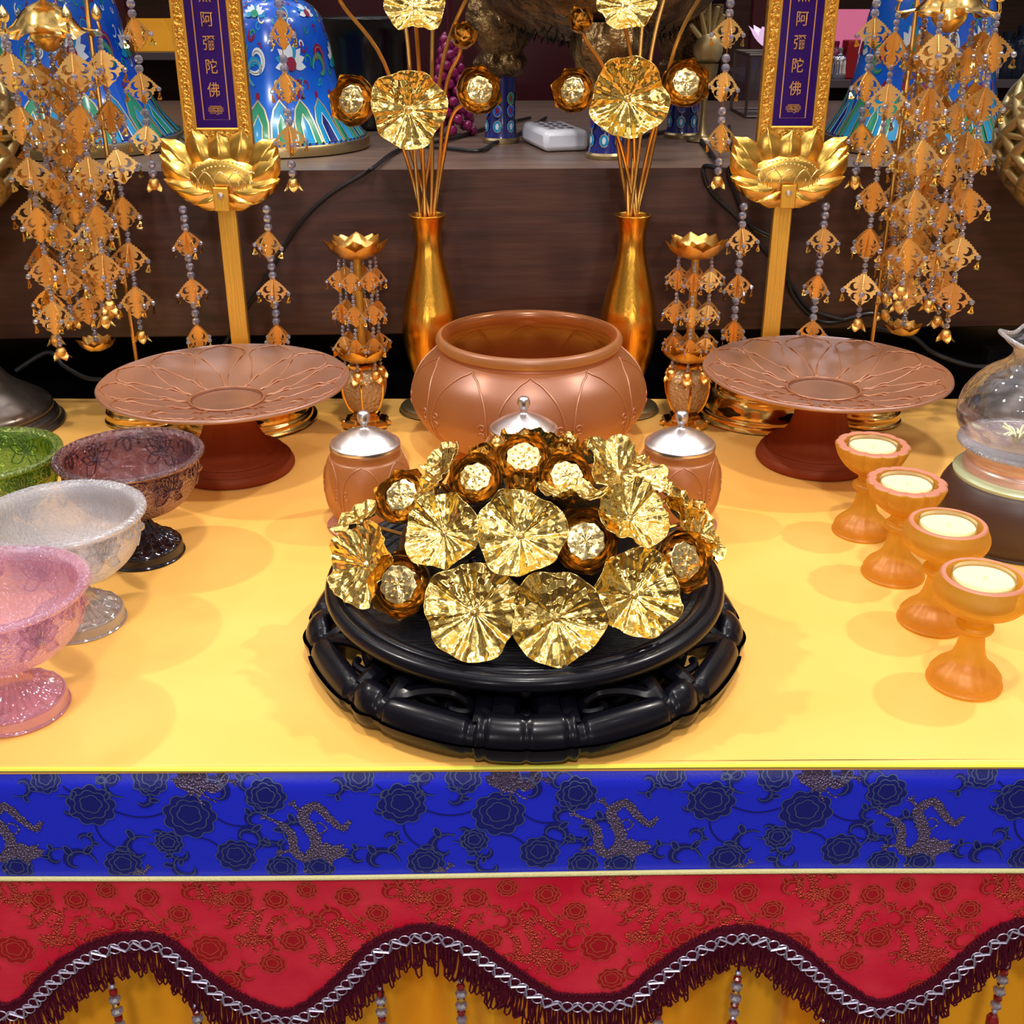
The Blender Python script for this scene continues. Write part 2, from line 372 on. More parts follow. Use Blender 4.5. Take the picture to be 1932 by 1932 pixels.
# valance --------------------------------------------------------------
braid_px = [(-160,1800),(-80,1870),(0,1908),(50,1902),(100,1852),(170,1802),(250,1778),(310,1787),(370,1840),(430,1885),(490,1912),(545,1925),(600,1902),(660,1850),(720,1790),(800,1765),(870,1785),(930,1825),(985,1862),(1040,1893),(1120,1898),(1190,1888),(1250,1842),(1330,1790),(1400,1772),(1470,1790),(1530,1832),(1580,1875),(1640,1908),(1690,1905),(1770,1870),(1840,1812),(1900,1770),(1960,1758),(2040,1790),(2120,1850)]
BP = [ony(a, b, .546) for a, b in braid_px]
BP = smooth([(p.x, 0, p.z) for p in BP], 8)
BPd = [(-XW, BP[0].z)]+[(p.x, p.z) for p in BP]+[(XW, BP[-1].z)]
def zwave(x):
    for i in range(len(BPd)-1):
        if BPd[i][0] <= x <= BPd[i+1][0]:
            t = (x-BPd[i][0])/max(1e-9, BPd[i+1][0]-BPd[i][0]); return lerp(BPd[i][1], BPd[i+1][1], t)
    return BPd[0][1] if x < 0 else BPd[-1][1]
def zb(x): return -.0800+.0035*x
val = thing('altar_valance', (0, yfront(0), -.75), 'brocade valance with blue band over scalloped red panel on table front', 'valance')
V0 = Vector((0, yfront(0), -.75))
def front(x, z, h):
    """point on the front drop at height z (negative), h off the cloth"""
    y = yfront(x)-.0022+.0012*math.sin(x*11)*min(1, -z/.05)
    r = .016
    if z > -r:
        a = min(1, (z+r)/r); y += .006*(1-math.cos(a*PI/2))
        return Vector((x, y-h*math.cos(a*PI/3), z+h*math.sin(a*PI/3)))-V0
    return Vector((x, y-h-.002*math.sin(x*9)*max(0,(-z-.08))*10, z))-V0
mb = MB()
mb.grid(lambda u, v: front(lerp(-XW,XW,u), lerp(-.0018, zb(lerp(-XW,XW,u)), v**1.3), 0), 120, 18, blue)
def cb(u, v, h): x = u; return front(x, max(zb(x)+.0015, min(-.0028, v)), h)
rr = random.Random(11)
LW = .0007
per = .186
for k in range(-4, 4):
    o = k*per+.075
    dragon(mb, cb, o-.015, -.046, .027, bgold, bline, .0005, LW)
    peony(mb, cb, o+.045, -.026, .0150, navy, bline, .0004, LW, ph=k)
    peony(mb, cb, o+.103, -.034, .0165, navy, bline, .0004, LW, ph=k+2)
    peony(mb, cb, o+.128, -.064, .0125, navy, bline, .0004, LW, ph=k+1)
    peony(mb, cb, o+.058, -.071, .0120, navy, bline, .0004, LW, ph=k+3)
    dragon(mb, cb, o+.068, -.092, .024, bgold, bline, .0005, LW, flip=-1)
    dragon(mb, cb, o+.118, .004, .024, bgold, bline, .0005, LW, flip=-1)
    for (a, b, r_) in ((.082,-.008,.011),(.150,-.020,.0125),(.020,-.008,.009),(.155,-.074,.010),(.088,-.054,.009),(-.008,-.074,.010)): peony(mb, cb, o+a, b, r_, navy, bline, .0004, LW, ph=k+a*60)
    for (a, b, s, an, f) in ((.070,-.060,.012,1,1),(.120,-.018,.012,3,-1),(.135,-.050,.011,5,1),(.030,-.028,.010,2,-1),(.030,-.070,.012,0,1),(.168,-.045,.011,4,-1),(.098,-.074,.011,2,1),(.062,-.010,.010,5,-1)):
        scroll(mb, cb, o+a, b, s, an, navy, bline, .0004, LW, f)
    for (a, b, s, an, f) in ((.018,-.066,.008,1,1),(.075,-.022,.009,2,-1),(.080,-.048,.008,4,1),(.142,-.038,.009,0,1),(.152,-.060,.008,3,-1),(.036,-.052,.007,5,1),(.095,-.062,.008,2.5,1),(-.045,-.020,.008,1,-1),(.005,-.012,.008,4,1),(.06,-.006,.009,1.5,1),(.14,-.012,.008,.4,1)):
        scroll(mb, cb, o+a, b, s, an, navy, bline, .0004, LW*.8, f)
    for (a, b, c_, d_, e) in ((.045,-.04,.058,-.06,.3),(.058,-.03,.09,-.03,.3),(.103,-.05,.12,-.06,-.3),(.115,-.03,.142,-.04,.4),(.03,-.012,.045,-.02,.2),(.13,-.05,.16,-.055,.3)):
        vine(mb, cb, (o+a,b), (o+c_,d_), e, .0012, navy, .0003)
bb = mb.build('blue_band', val, sharp=0); bb['label'] = 'royal blue brocade band woven with navy peonies and bronze dragons'
mb = MB()
def zbot(x): return zwave(x)
mb.grid(lambda u, v: front(lerp(-XW,XW,u), lerp(zb(lerp(-XW,XW,u)), zbot(lerp(-XW,XW,u)), v), .0), 260, 14, red)
def cr(u, v, h): x = u; return front(x, max(zbot(x)+.006, min(zb(x)-.002, v)), h)
for k in range(-6, 6):
    o = k*.125+.01
    peony(mb, cr, o+.012, -.098, .0085, dred, rline, .0004, LW, ph=k)
    peony(mb, cr, o+.046, -.142, .0125, dred, rline, .0004, LW, ph=k+1)
    peony(mb, cr, o+.030, -.112, .0080, dred, rline, .0004, LW, ph=k+2)
    peony(mb, cr, o+.055, -.170, .0100, dred, rline, .0004, LW, ph=k+2)
    peony(mb, cr, o+.092, -.100, .0085, dred, rline, .0004, LW, ph=k+3)
    dragon(mb, cr, o+.000, -.135, .024, rgold, rline, .0004, LW)
    dragon(mb, cr, o+.080, -.122, .019, rgold, rline, .0004, LW, flip=-1)
    dragon(mb, cr, o+.050, -.088, .018, rgold, rline, .0004, LW)
    for (a, b, r_) in ((.070,-.100,.0085),(.100,-.135,.0095),(.020,-.160,.0085),(.085,-.155,.009),(.112,-.092,.007),(.008,-.180,.009)): peony(mb, cr, o+a, b, r_, dred, rline, .0004, LW, ph=k+a*60)
    for (a, b, s, an, f) in ((.030,-.140,.010,1,1),(.062,-.108,.010,3,-1),(.078,-.138,.010,5,1),(.108,-.122,.010,2,-1),(.040,-.096,.009,0,1),(.002,-.115,.010,4,-1),(.07,-.165,.01,1,1)):
        scroll(mb, cr, o+a, b, s, an, dred, rline, .0004, LW, f)
    for (a, b, s, an, f) in ((.022,-.122,.006,1,1),(.058,-.120,.007,2,-1),(.064,-.134,.006,4,1),(.034,-.128,.006,0,1),(.104,-.112,.006,3,-1),(.09,-.118,.006,5,1),(.03,-.156,.006,2.5,1),(.112,-.150,.006,4,1),(.07,-.092,.006,1,-1)):
        scroll(mb, cr, o+a, b, s, an, dred, rline, .0004, LW, f)
    for (a, b, c_, d_, e) in ((.012,-.10,.022,-.12,.3),(.034,-.12,.046,-.14,.3),(.092,-.1,.104,-.115,-.3)):
        vine(mb, cr, (o+a,b), (o+c_,d_), e, .0010, rline, .0003)
rb = mb.build('red_panel', val, sharp=0); rb['label'] = 'crimson brocade panel with scalloped lower edge'
mb = MB(); mb.tube([front(x, zb(x)-.0006, .0016) for x in [lerp(-XW,XW,i/200) for i in range(201)]], .0016, cream, 8)
mb.build('cord', val)
# trim following the scallop
wavepts = []
arc = 0; last = None
X0, X1 = -.36, .36
n = 1600
for i in range(n+1):
    x = lerp(X0, X1, i/n); z = zwave(x)
    if last: arc += math.hypot(x-last[0], z-last[1])
    wavepts.append((arc, x, z)); last = (x, z)
def atarc(s):
    s = max(0, min(arc, s)); lo, hi = 0, n
    while hi-lo > 1:
        m_ = (lo+hi)//2
        if wavepts[m_][0] <= s: lo = m_
        else: hi = m_
    a, b = wavepts[lo], wavepts[hi]; t = (s-a[0])/max(1e-9, b[0]-a[0])
    dx, dz = b[1]-a[1], b[2]-a[2]; l = math.hypot(dx, dz) or 1
    return lerp(a[1],b[1],t), lerp(a[2],b[2],t), dx/l, dz/l
mb = MB()
NS = 420
def bandf(u, v):
    x, z, dx, dz = atarc(u*arc); w = lerp(.0095, -.0065, v)+.0006*math.sin(u*NS*2.1)*(1 if v < .1 else 0)
    return front(x-dz*w, z+dx*w, .0012+.0012*math.sin(v*PI))
mb.grid(bandf, NS, 4, burg)
s = 0
while s < arc:   # knotted upper edge
    x, z, dx, dz = atarc(s); w = .0085+rr.uniform(-.0012,.0012)
    mb.ball(front(x-dz*w, z+dx*w, .0018), .0014, burg, 5, 4); s += .0026
mb.build('lace_band', val)
mb = MB(); s = 0; k = 0
while s < arc:   # looped yarn fringe
    x, z, dx, dz = atarc(s); w = .005; bx, bz = x+dz*w, z-dx*w
    ln = rr.uniform(.014, .023) if rr.random() > .04 else .028
    if abs(dz) > .45: ln *= 1.1
    sw = rr.uniform(-.003,.003)+dz*.003; ww = rr.uniform(.0010,.0020); hh = .001+rr.uniform(0,.0035)
    loop = [(bx-ww, bz, .0015), (bx-ww*1.2+sw*.5, bz-ln*.55, hh), (bx-ww*.8+sw, bz-ln*.92, hh), (bx+sw, bz-ln, hh+.0005), (bx+ww*.8+sw, bz-ln*.92, hh+.0008), (bx+ww*1.2+sw*.5, bz-ln*.55, hh+.0005), (bx+ww, bz, .0015)]
    mb.tube([front(a, b, c) for a, b, c in loop], .00065, burg, 4, cap=False); s += .0017
mb.build('fringe', val)['kind'] = 'stuff'
mb = MB(); s = 0; k = 0
while s < arc:   # silver chain braid: small rings and a zigzag cord
    x, z, dx, dz = atarc(s)
    ring = [front(x+dx*.0038*math.cos(a)-dz*.0042*math.sin(a), z+dz*.0038*math.cos(a)+dx*.0042*math.sin(a), .0036) for a in [2*PI*i/12 for i in range(12)]]
    mb.tube(ring, .00046, silverbraid, 4, closed=True)
    k += 1; s += .0070
zz = []; zz2 = []; k = 0; s = 0
while s < arc:
    x, z, dx, dz = atarc(s); w = (.0034 if k % 2 else -.0034)
    zz.append(front(x-dz*w, z+dx*w, .0045)); k += 1; s += .0070
mb.tube(zz, .00095, silverbraid, 5)
mb.build('silver_braid', val)
# bead tassels
tass = [(205,1832),(360,1850),(715,1850),(868,1825),(1050,1905),(1245,1888),(1400,1800),(1560,1918),(1775,1905),(1912,1800)]
for i, (a, b) in enumerate(tass):
    p = ony(a, b, .545); top = Vector((p.x, yfront(p.x)-.001, zwave(p.x)-.004))-V0
    c = MB(); ln = .026
    c.tube([top, top-Vector((0,.002,ln))], .0010, burg, 6)
    t = c.build('bead_tassel', val)
    e = MB(); z = top.z-ln; x = top.x; y = top.y-.002
    for (rad, mt, sq) in ((.0022,silverbraid,1),(.0030,redbead,1.1),(.0042,crystal,.7),(.0028,gold,.8),(.0044,crystal,.7),(.0030,redbead,1.1),(.0040,crystal,.8),(.0022,silverbraid,1),(.0045,redbead,1.6),(.004,crystal,.8)):
        z -= rad*sq; e.ball((x,y,z), rad, mt, 8, 5, (1,1,sq)); z -= rad*sq
    e.build('beads', t, sharp=20)
# curtain behind the valance
mb = MB()
def skf(u, v):
    x = lerp(-XW, XW, u); z = lerp(-.03, -.745, v)
    ph = x*62+1.3*math.sin(x*9)+.6*math.sin(x*31)
    return (x, .590+yfront(x)-.5508+.013*math.sin(ph)+.005*math.sin(ph*2.3+1)-.012*v, z)
mb.grid(skf, 500, 8, orange)
sk = mb.build('table_skirt'); tag(sk, 'orange pleated curtain hanging behind the red scalloped valance', 'table skirt')

# ================================================================== WOODEN LEDGE BEHIND
LZ = .245
def ledgeY(x): return 1.238+.045*x
mb = MB()
vs = []
for (x) in (-1.1, 1.1):
    y = ledgeY(x); vs += [(x,y,.068),(x,y,LZ),(x,2.02,LZ),(x,2.02,.068)]
mb.add(vs, [(0,4,5,1),(3,2,6,7),(0,3,7,4),(0,1,2,3),(4,7,6,5)], wood); mb.add(vs, [(1,5,6,2)], woodtop)
led = mb.build('wooden_ledge', bevel=.0015, sharp=30); tag(led, 'long dark walnut ledge running behind the altar table', 'ledge')
mb = MB(); mb.box((-1.05,1.36,-.75), (1.05,1.95,.068), black_void); mb.build('dark_gap_box', led)  # black box stands in for the shaded gap beneath the ledge

# ================================================================== CARVED BLACK STAND
SX, SY = .0085, .695
st = thing('carved_stand', (SX,SY,0), 'round black lacquered wooden stand with scrolled openwork foot', 'stand')
mb = MB()
ZD = .054
mb.lathe([(0,ZD-.004),(.108,ZD-.004),(.109,ZD-.0028),(.114,ZD-.0026),(.1155,ZD-.001),(.119,ZD-.001)], black_grain, 120)
mb.lathe(prof([(.119,ZD-.001),(.1205,ZD+.0008),(.124,ZD+.002),(.127,ZD+.0012),(.128,ZD-.0005),(.1305,ZD+.0006),(.1345,ZD-.001),(.1362,ZD-.005),(.1350,ZD-.0088),(.1318,ZD-.0108),(.1300,ZD-.0105),(.1290,ZD-.013),(.1245,ZD-.0165),(.1165,ZD-.019),(.108,ZD-.021)],5), black_wood, 120)
mb.lathe([(.108,ZD-.021),(0,ZD-.021)], black_wood, 60)
mb.build('top', st)
mb = MB(); mb.lathe(prof([(0,.034),(.095,.034),(.099,.028),(.094,.022),(.098,.014),(.106,.010),(.110,.004),(.106,.0005),(0,.0005)],4), black_wood, 96); mb.build('neck', st)
mb = MB()
# foot ring made of bulging lobes between pinches (angles in degrees from the front, mirrored)
pin = [0, 11.5, 14.0, 36.0, 38.5, 46.5, 49.5, 72.0, 75.5, 87, 90.5, 112, 115, 123, 126, 150, 153, 166, 180]
kinds = ['d','g','s','g','k','g','s','g','k','g','s','g','k','g','s','g','d','d']
def lobe(th):
    a = abs(((th+180) % 360)-180)
    for i in range(len(pin)-1):
        if pin[i] <= a <= pin[i+1]:
            t = (a-pin[i])/(pin[i+1]-pin[i]); k = kinds[i]
            if k == 'd': return (.94, .1395, .0158, .0) if i else (1.0-.09*math.exp(-((a)/.8)**2)-.10*math.exp(-((a-9.8)/.7)**2), .1385, .0160, 0)
            if k == 'g': return (.80, .1380, .0140, 0)
            if k == 'k': return (.86+.16*math.sin(PI*t), .1375+.0012*math.sin(PI*t), .0155, 0)
            if k == 's': return (.80+.13*math.sin(PI*t)**.5, .1395-.0015*math.sin(PI*t), .0150, 0)
    return (1,.139,.016,0)
def ring(u, v):
    th = u*360; s_, R, hh, _ = lobe(th); w = v*2*PI
    a = math.radians(th-90); cr_, cz = math.cos(w), math.sin(w)
    rad = R+.0125*s_*cr_*(1.0 if cr_ > 0 else .6)+.002*(cz < 0)*cr_
    z = hh+hh*.98*s_*cz
    z = max(z, .0004)
    return (rad*math.cos(a), rad*math.sin(a), z)
mb.grid(ring, 720, 20, black_wood, cu=True)
mb.build('foot_ring', st, sharp=0)
# curled scrolls with openings between ring and neck
for sgn in (-1, 1):
    for a0 in (25, 61, 100, 138):
        mb = MB(); a = math.radians(-90+sgn*a0)
        def P(r, t, z): return ((r)*math.cos(a+t), (r)*math.sin(a+t), z)
        pts = [P(.139, .22*sgn, .021), P(.131, .14*sgn, .028), P(.123, .04*sgn, .030), P(.118, -.06*sgn, .028), P(.121, -.15*sgn, .025), P(.129, -.16*sgn, .024), P(.131, -.09*sgn, .025), P(.127, -.06*sgn, .026)]
        q = smooth(pts, 5); mb.tube(q, [.0046-.0022*i/len(q) for i in range(len(q))], black_wood, 8)
        pts = [P(.139, -.24*sgn, .022), P(.127, -.24*sgn, .027), P(.112, -.22*sgn, .026), P(.100, -.2*sgn, .022)]
        mb.tube(smooth(pts, 4), .0065, black_wood, 8)
        pts = [P(.137, .20*sgn, .022), P(.124, .20*sgn, .030), P(.108, .2*sgn, .030), P(.098, .2*sgn, .026)]
        mb.tube(smooth(pts, 4), .0060, black_wood, 8); mb.build('scroll', st)
    for a0 in (0, 180):
        mb = MB(); a = math.radians(-90+a0)+sgn*.1
        mb.tube([(.137*math.cos(a),.137*math.sin(a),.026),(.118*math.cos(a),.118*math.sin(a),.030),(.098*math.cos(a),.098*math.sin(a),.028)], .009, black_wood, 8); mb.build('bracket', st)

# ================================================================== GOLD LOTUS PIECES
def leaf_mesh(name, seed, cup=.22, fold=0, wav=.05, amp=.07):
    r_ = random.Random(seed); ph = [r_.uniform(0,6.28) for _ in range(8)]; mb = MB()
    ks = [r_.choice((17,19,23,26)), r_.choice((11,13,14)), r_.choice((31,35,38))]
    def fn(u, v):
        t = u*2*PI; r = v
        out = 1+.05*math.sin(3*t+ph[0])+.035*math.sin(5*t+ph[1])+.02*math.sin(9*t+ph[2])
        z = cup*r**1.7+amp*r*r*math.sin(4*t+ph[3])*.8+amp*.7*r**2*math.sin(6*t+ph[4])+wav*.95*r**1.15*(math.sin(ks[0]*t+ph[5]+2*math.sin(2*t))*.40+math.sin(ks[1]*t+ph[6])*.7+math.sin(ks[2]*t+ph[7]+r*3)*.22)
        x, y = r*out*math.cos(t), r*out*math.sin(t)
        if fold: z += fold*abs(x)**1.5; x *= (1-.35*min(1, fold)*abs(x))
        return (x, y, z)
    mb.grid(fn, 120, 14, gold_leaf, cu=True)
    # rolled rim
    mb.tube([fn(i/120, 1) for i in range(120)], .012, gold_leaf, 4, closed=True)
    # centre knob
    mb.lathe([(0,.085),(.035,.08),(.062,.055),(.07,.03),(.085,.02),(.11,.0)], gold_pod, 14)
    for i in range(6): mb.ball((.038*math.cos(i*1.047), .038*math.sin(i*1.047), .075), .014, gold_pod, 6, 4)
    return mb.mesh(name, 0)
LEAVES = [leaf_mesh('lotus_leaf', i+3, cup=.24+.06*(i % 3), amp=.08+.02*(i % 4)) for i in range(6)]
LEAF_FOLD = [leaf_mesh('folded_lotus_leaf', 40+i, cup=.15, fold=.85, amp=.10) for i in range(2)]
def petal(mb, mat, az, r0, ln, wd, open_, z0, curl=.3, tipx=0, nseg=6, M=None, thick=0):
    """cupped petal leaving the axis at azimuth az"""
    ca, sa = math.cos(az), math.sin(az)
    def fn(u, v):
        s_ = v; t = (u-.5)*2
        w = wd*(math.sin(PI*min(1, .12+.80*s_))**.75)*(1 if s_ < .82 else max(.02, (1-s_)/.18)**.6)
        el = lerp(open_, open_+curl, s_)  # elevation angle rises
        rr_ = r0+ln*(math.cos(open_+curl*s_*.5)*s_); z = z0+ln*math.sin(open_+curl*s_*.5)*s_
        if s_ > .85: rr_ += ln*.5*(s_-.85)*(1 if curl > .3 else .3)
        side = t*w/2
        cupd = (1-t*t)*w*.16
        rr2 = rr_+cupd*math.sin(el); zz_ = z-cupd*math.cos(el)
        return (rr2*ca-side*sa, rr2*sa+side*ca, zz_)
    mb.grid(fn, nseg, 8, mat, M=M)
def flower_meshes(name, seed, closed=False):
    r_ = random.Random(seed); mb = MB()
    rows = ((7,.42,.60,.62,1.22,.02),(7,.42,.72,.74,1.0,-.02),(7,.34,.84,.84,.74,-.06)) if not closed else ((5,.06,.95,.62,1.30,0),(6,.10,.90,.62,1.12,-.03),(6,.14,.75,.55,.85,-.05))
    for k, (n_, r0, ln, wd, op, z0) in enumerate(rows):
        for i in range(n_):
            petal(mb, gold_petal, 2*PI*i/n_+k*.4+r_.uniform(-.08,.08), r0, ln*r_.uniform(.93,1.07), wd*1.15, op+r_.uniform(-.06,.06), z0, curl=.62-.10*k)
    mb.lathe([(0,-.08),(.12,-.07),(.30,-.05),(.42,.02)] if not closed else [(0,-.08),(.12,-.07),(.24,-.0)], gold_petal, 16)
    return mb.mesh(name, 0)
def pod_mesh(seed):
    mb = MB(); mb.lathe(prof([(.14,0),(.24,.10),(.38,.34),(.45,.46),(.43,.52),(.36,.53),(.15,.55),(0,.55)],3), gold_pod, 28, rf=lambda r, z, t: (r*(1+.05*math.sin(9*t)*(r > .33)), z+.015*math.sin(5*t+seed)))
    k = 0
    for ring_, n_ in ((0,1),(.15,5),(.30,10)):
        for i in range(n_):
            a = 2*PI*i/n_+ring_*5; mb.ball((ring_*math.cos(a), ring_*math.sin(a), .55), .034, gold_pod, 7, 4)
    return mb.mesh('seed_pod', 0)
OPENF = [flower_meshes('lotus_petals', s_) for s_ in (1,2,3)]; BUDF = [flower_meshes('bud_petals', s_, True) for s_ in (5,6)]; PODS = [pod_mesh(1), pod_mesh(2)]
def basis(N, spin=0):
    N = Vector(N).normalized(); q = N.to_track_quat('Z', 'Y'); return q.to_matrix() @ Matrix.Rotation(spin, 3, 'Z')
def orient(o, loc, N, spin, sc):
    o.location = loc; o.rotation_euler = basis(N, spin).to_euler(); o.scale = (sc,)*3 if not hasattr(sc,'__len__') else sc

DOMEC = Vector((SX, .702, .050)); DS = Vector((.118, .120, .088))
arr = thing('lotus_arrangement', (SX,SY,ZD), 'dome of gold metal lotus leaves, open flowers and buds on black stand', 'lotus ornament')
A0 = Vector((SX,SY,ZD))
mb = MB()   # dark foam core with wire stems
def core(u, v):
    a = u*2*PI; p = v*PI/2
    return (DOMEC.x-A0.x+.090*math.cos(p)*math.cos(a), DOMEC.y-A0.y+.090*math.cos(p)*math.sin(a), .0005+.068*math.sin(p))
mb.grid(core, 40, 10, black_grain, cu=True); corep = mb.build('core', arr)
def dome_hit(px, py, grow=1.0):
    d = Vector(ray(px, py)); o = Vector((0,0,H)); S = DS*grow
    a = sum((d[i]/S[i])**2 for i in range(3)); b = 2*sum((o[i]-DOMEC[i])*d[i]/S[i]**2 for i in range(3)); c = sum(((o[i]-DOMEC[i])/S[i])**2 for i in range(3))-1
    D = b*b-4*a*c
    t = (-b-math.sqrt(D))/(2*a) if D > 0 else -b/(2*a)
    p = o+d*t; n_ = Vector(((p[i]-DOMEC[i])/S[i]**2 for i in range(3))).normalized()
    return p, n_, t
def pxr(p, rpx):
    dep = p.y*math.cos(PITCH)-(p.z-H)*math.sin(PITCH); return rpx/F*dep
# (px,py,r px, kind, spin, normal override or None, grow)
VW = Vector((0,-.9,.45))
items = [
 ('leaf',896,1155,93,0,.5,(-.10,-.80,.60),.98),('leaf',1050,1166,88,1,2.1,(.05,-.86,.50),1.0),('leaf',1196,1123,84,2,4.0,(.18,-.80,.58),.98),
 ('leaf',838,1006,74,3,1.0,(-.22,-.70,.66),1.03),('leaf',982,1012,84,4,.2,(.0,-.72,.70),1.05),('leaf',1188,978,70,5,3.0,(.30,-.55,.78),1.06),
 ('leaf',690,1066,80,0,3.3,(-.62,-.62,.46),1.0),('leaf',683,985,56,1,5.0,(-.45,.05,.88),1.0),
 ('leaf',830,912,66,0,-.45,(-.72,-.06,.52),1.08),('leaf',840,872,42,2,1.0,(-.5,-.1,.8),1.0),('leaf',1170,893,82,3,2.2,(.42,-.20,.88),1.04),
 ('leaf',1082,943,72,1,1.45,(.05,.22,.97),1.1),('leaf',1292,985,66,4,.8,(.62,-.18,.74),1.0),('leaf',1318,1020,52,5,2.8,(.72,-.30,.62),1.02),('leaf',1262,940,50,1,2.8,(.6,.1,.8),1.0),
 ('open',898,905,50,0,0,(-.12,-.62,.78),1.0),('open',1068,903,52,1,1,(.12,-.62,.78),1.0),('open',988,868,54,2,2,(0,-.52,.85),1.02),
 ('open',762,938,54,0,1.5,(-.40,-.60,.70),1.0),('open',1103,1022,62,1,.4,(.10,-.80,.58),.98),('open',757,1103,62,2,2.4,(-.32,-.80,.50),.93),('open',1285,1058,58,0,.9,(.50,-.74,.45),.95),
 ('bud',985,915,36,0,0,(0,-.45,.9),1.03),('bud',912,862,36,1,1,(-.1,-.3,.95),1.0),('bud',1060,862,38,0,2,(.1,-.3,.95),1.0),('bud',1113,850,30,1,3,(.2,-.1,1),1.0),
 ('bud',990,838,34,0,1,(0,0,1),1.0),('bud',1072,838,30,1,2,(.15,.1,1),1.0),('bud',938,845,28,0,0,(-.15,.1,1),1.0),('leaf',1165,858,40,0,0,(.3,.3,.9),1.0),('bud',1205,880,32,0,0,(.5,.1,.9),1.0),('bud',1315,958,22,0,0,(.7,-.1,.7),1.0),
 ('leaf',1000,850,60,2,0,(0,.6,.8),.9),
]
for kind, px, py, rp, mi_, spin, nrm, grow in items:
    p, n_, t = dome_hit(px, py, grow); N = Vector(nrm).normalized(); R = pxr(p, rp)
    if kind in ('leaf', 'fold'):
        o = place('lotus_leaf' if kind == 'leaf' else 'folded_lotus_leaf', LEAVES[mi_] if kind == 'leaf' else LEAF_FOLD[mi_], arr)
        orient(o, p-A0, N, spin, R)
        if kind == 'fold': o.scale = (R, R*1.0, R)
        st_ = MB(); a = p-A0-N*.001; b = DOMEC-A0+Vector((0,0,.01)); st_.tube([a, a.lerp(b,.5)+Vector((0,0,-.004)), b], .0014, gold_stem, 6); st_.build('stem', arr)
    else:
        sc_ = R/.82 if kind == 'open' else R/.62
        o = place('lotus_flower' if kind == 'open' else 'lotus_bud', OPENF[mi_] if kind == 'open' else BUDF[mi_], arr)
        base_ = p-A0-N*(.40*sc_ if kind == 'open' else .45*sc_); orient(o, base_, N, spin, sc_)
        if kind == 'open': place('seed_pod', PODS[mi_ % 2], o, (0,0,0), (0,0,spin), 1.12)

# ================================================================== AMBER GLASS
def gothic(mp, mb, u0, u1, v0, v1, rad, mat, curls=True):
    """pointed arch panel outline drawn as raised bead of glass"""
    w = u1-u0; pts = []
    for s_ in (0, 1):
        q = [(u0+w*.10, v0, 0), (u0+w*.04, lerp(v0,v1,.35), 0), (u0+w*.10, lerp(v0,v1,.66), 0), (u0+w*.30, lerp(v0,v1,.85), 0), (u0+w*.44, lerp(v0,v1,.93), 0), (u0+w*.5, v1, 0)]
        q = smooth(q, 5)
        if s_: q = [Vector((u0+u1-p.x, p.y, 0)) for p in q]
        mb.tube([mp(p.x, p.y, rad*.25) for p in q], rad, mat, 6)
        if curls:
            cx = u0+w*.12 if not s_ else u1-w*.12; sg = 1 if not s_ else -1
            for (dv, rc) in ((.42,.055),(.52,.045)):
                cv = lerp(v0, v1, dv); q2 = [(cx+sg*w*rc*1.2*math.cos(a)*(1-a/9), cv+(v1-v0)*rc*.9*math.sin(a)*(1-a/9)) for a in [i*.5 for i in range(12)]]
                mb.tube([mp(a, b, rad*.25) for a, b in q2], rad*.8, mat, 5)
def surf(profile):
    n_ = len(profile)-1
    def mp(th, t, h):
        t = max(0, min(.9999, t)); k = t*n_; i = int(k); f = k-i; r0, z0 = profile[i]; r1, z1 = profile[i+1]
        r = lerp(r0, r1, f); z = lerp(z0, z1, f); dr, dz = r1-r0, z1-z0; l = math.hypot(dr, dz) or 1
        nr, nz = dz/l, -dr/l
        return Vector(((r+h*nr)*math.cos(th), (r+h*nr)*math.sin(th), z+h*nz))
    return mp
# censer bowl
bw = thing('glass_bowl', (.0165,1.072,0), 'large round amber frosted glass bowl with petal relief behind the gold dome', 'bowl')
outp = prof([(.058,.001),(.068,.003),(.098,.022),(.1135,.045),(.1150,.060),(.108,.080),(.094,.095),(.086,.101),(.0845,.104)],6)
inp = prof([(.0845,.104),(.0885,.106),(.0905,.110),(.0885,.1145),(.084,.1155),(.0805,.113),(.079,.108),(.083,.100),(.100,.082),(.107,.060),(.105,.045),(.090,.026),(.060,.010),(0,.008)],6)
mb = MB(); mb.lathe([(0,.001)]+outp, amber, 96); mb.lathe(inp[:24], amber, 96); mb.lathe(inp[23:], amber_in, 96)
mp = surf(outp); np_ = 10
for i in range(np_): gothic(mp, mb, i*2*PI/np_-PI/2-PI/np_, (i+1)*2*PI/np_-PI/2-PI/np_, .10, .82, .0010, amber_line)
mb.build('body', bw, sharp=0)
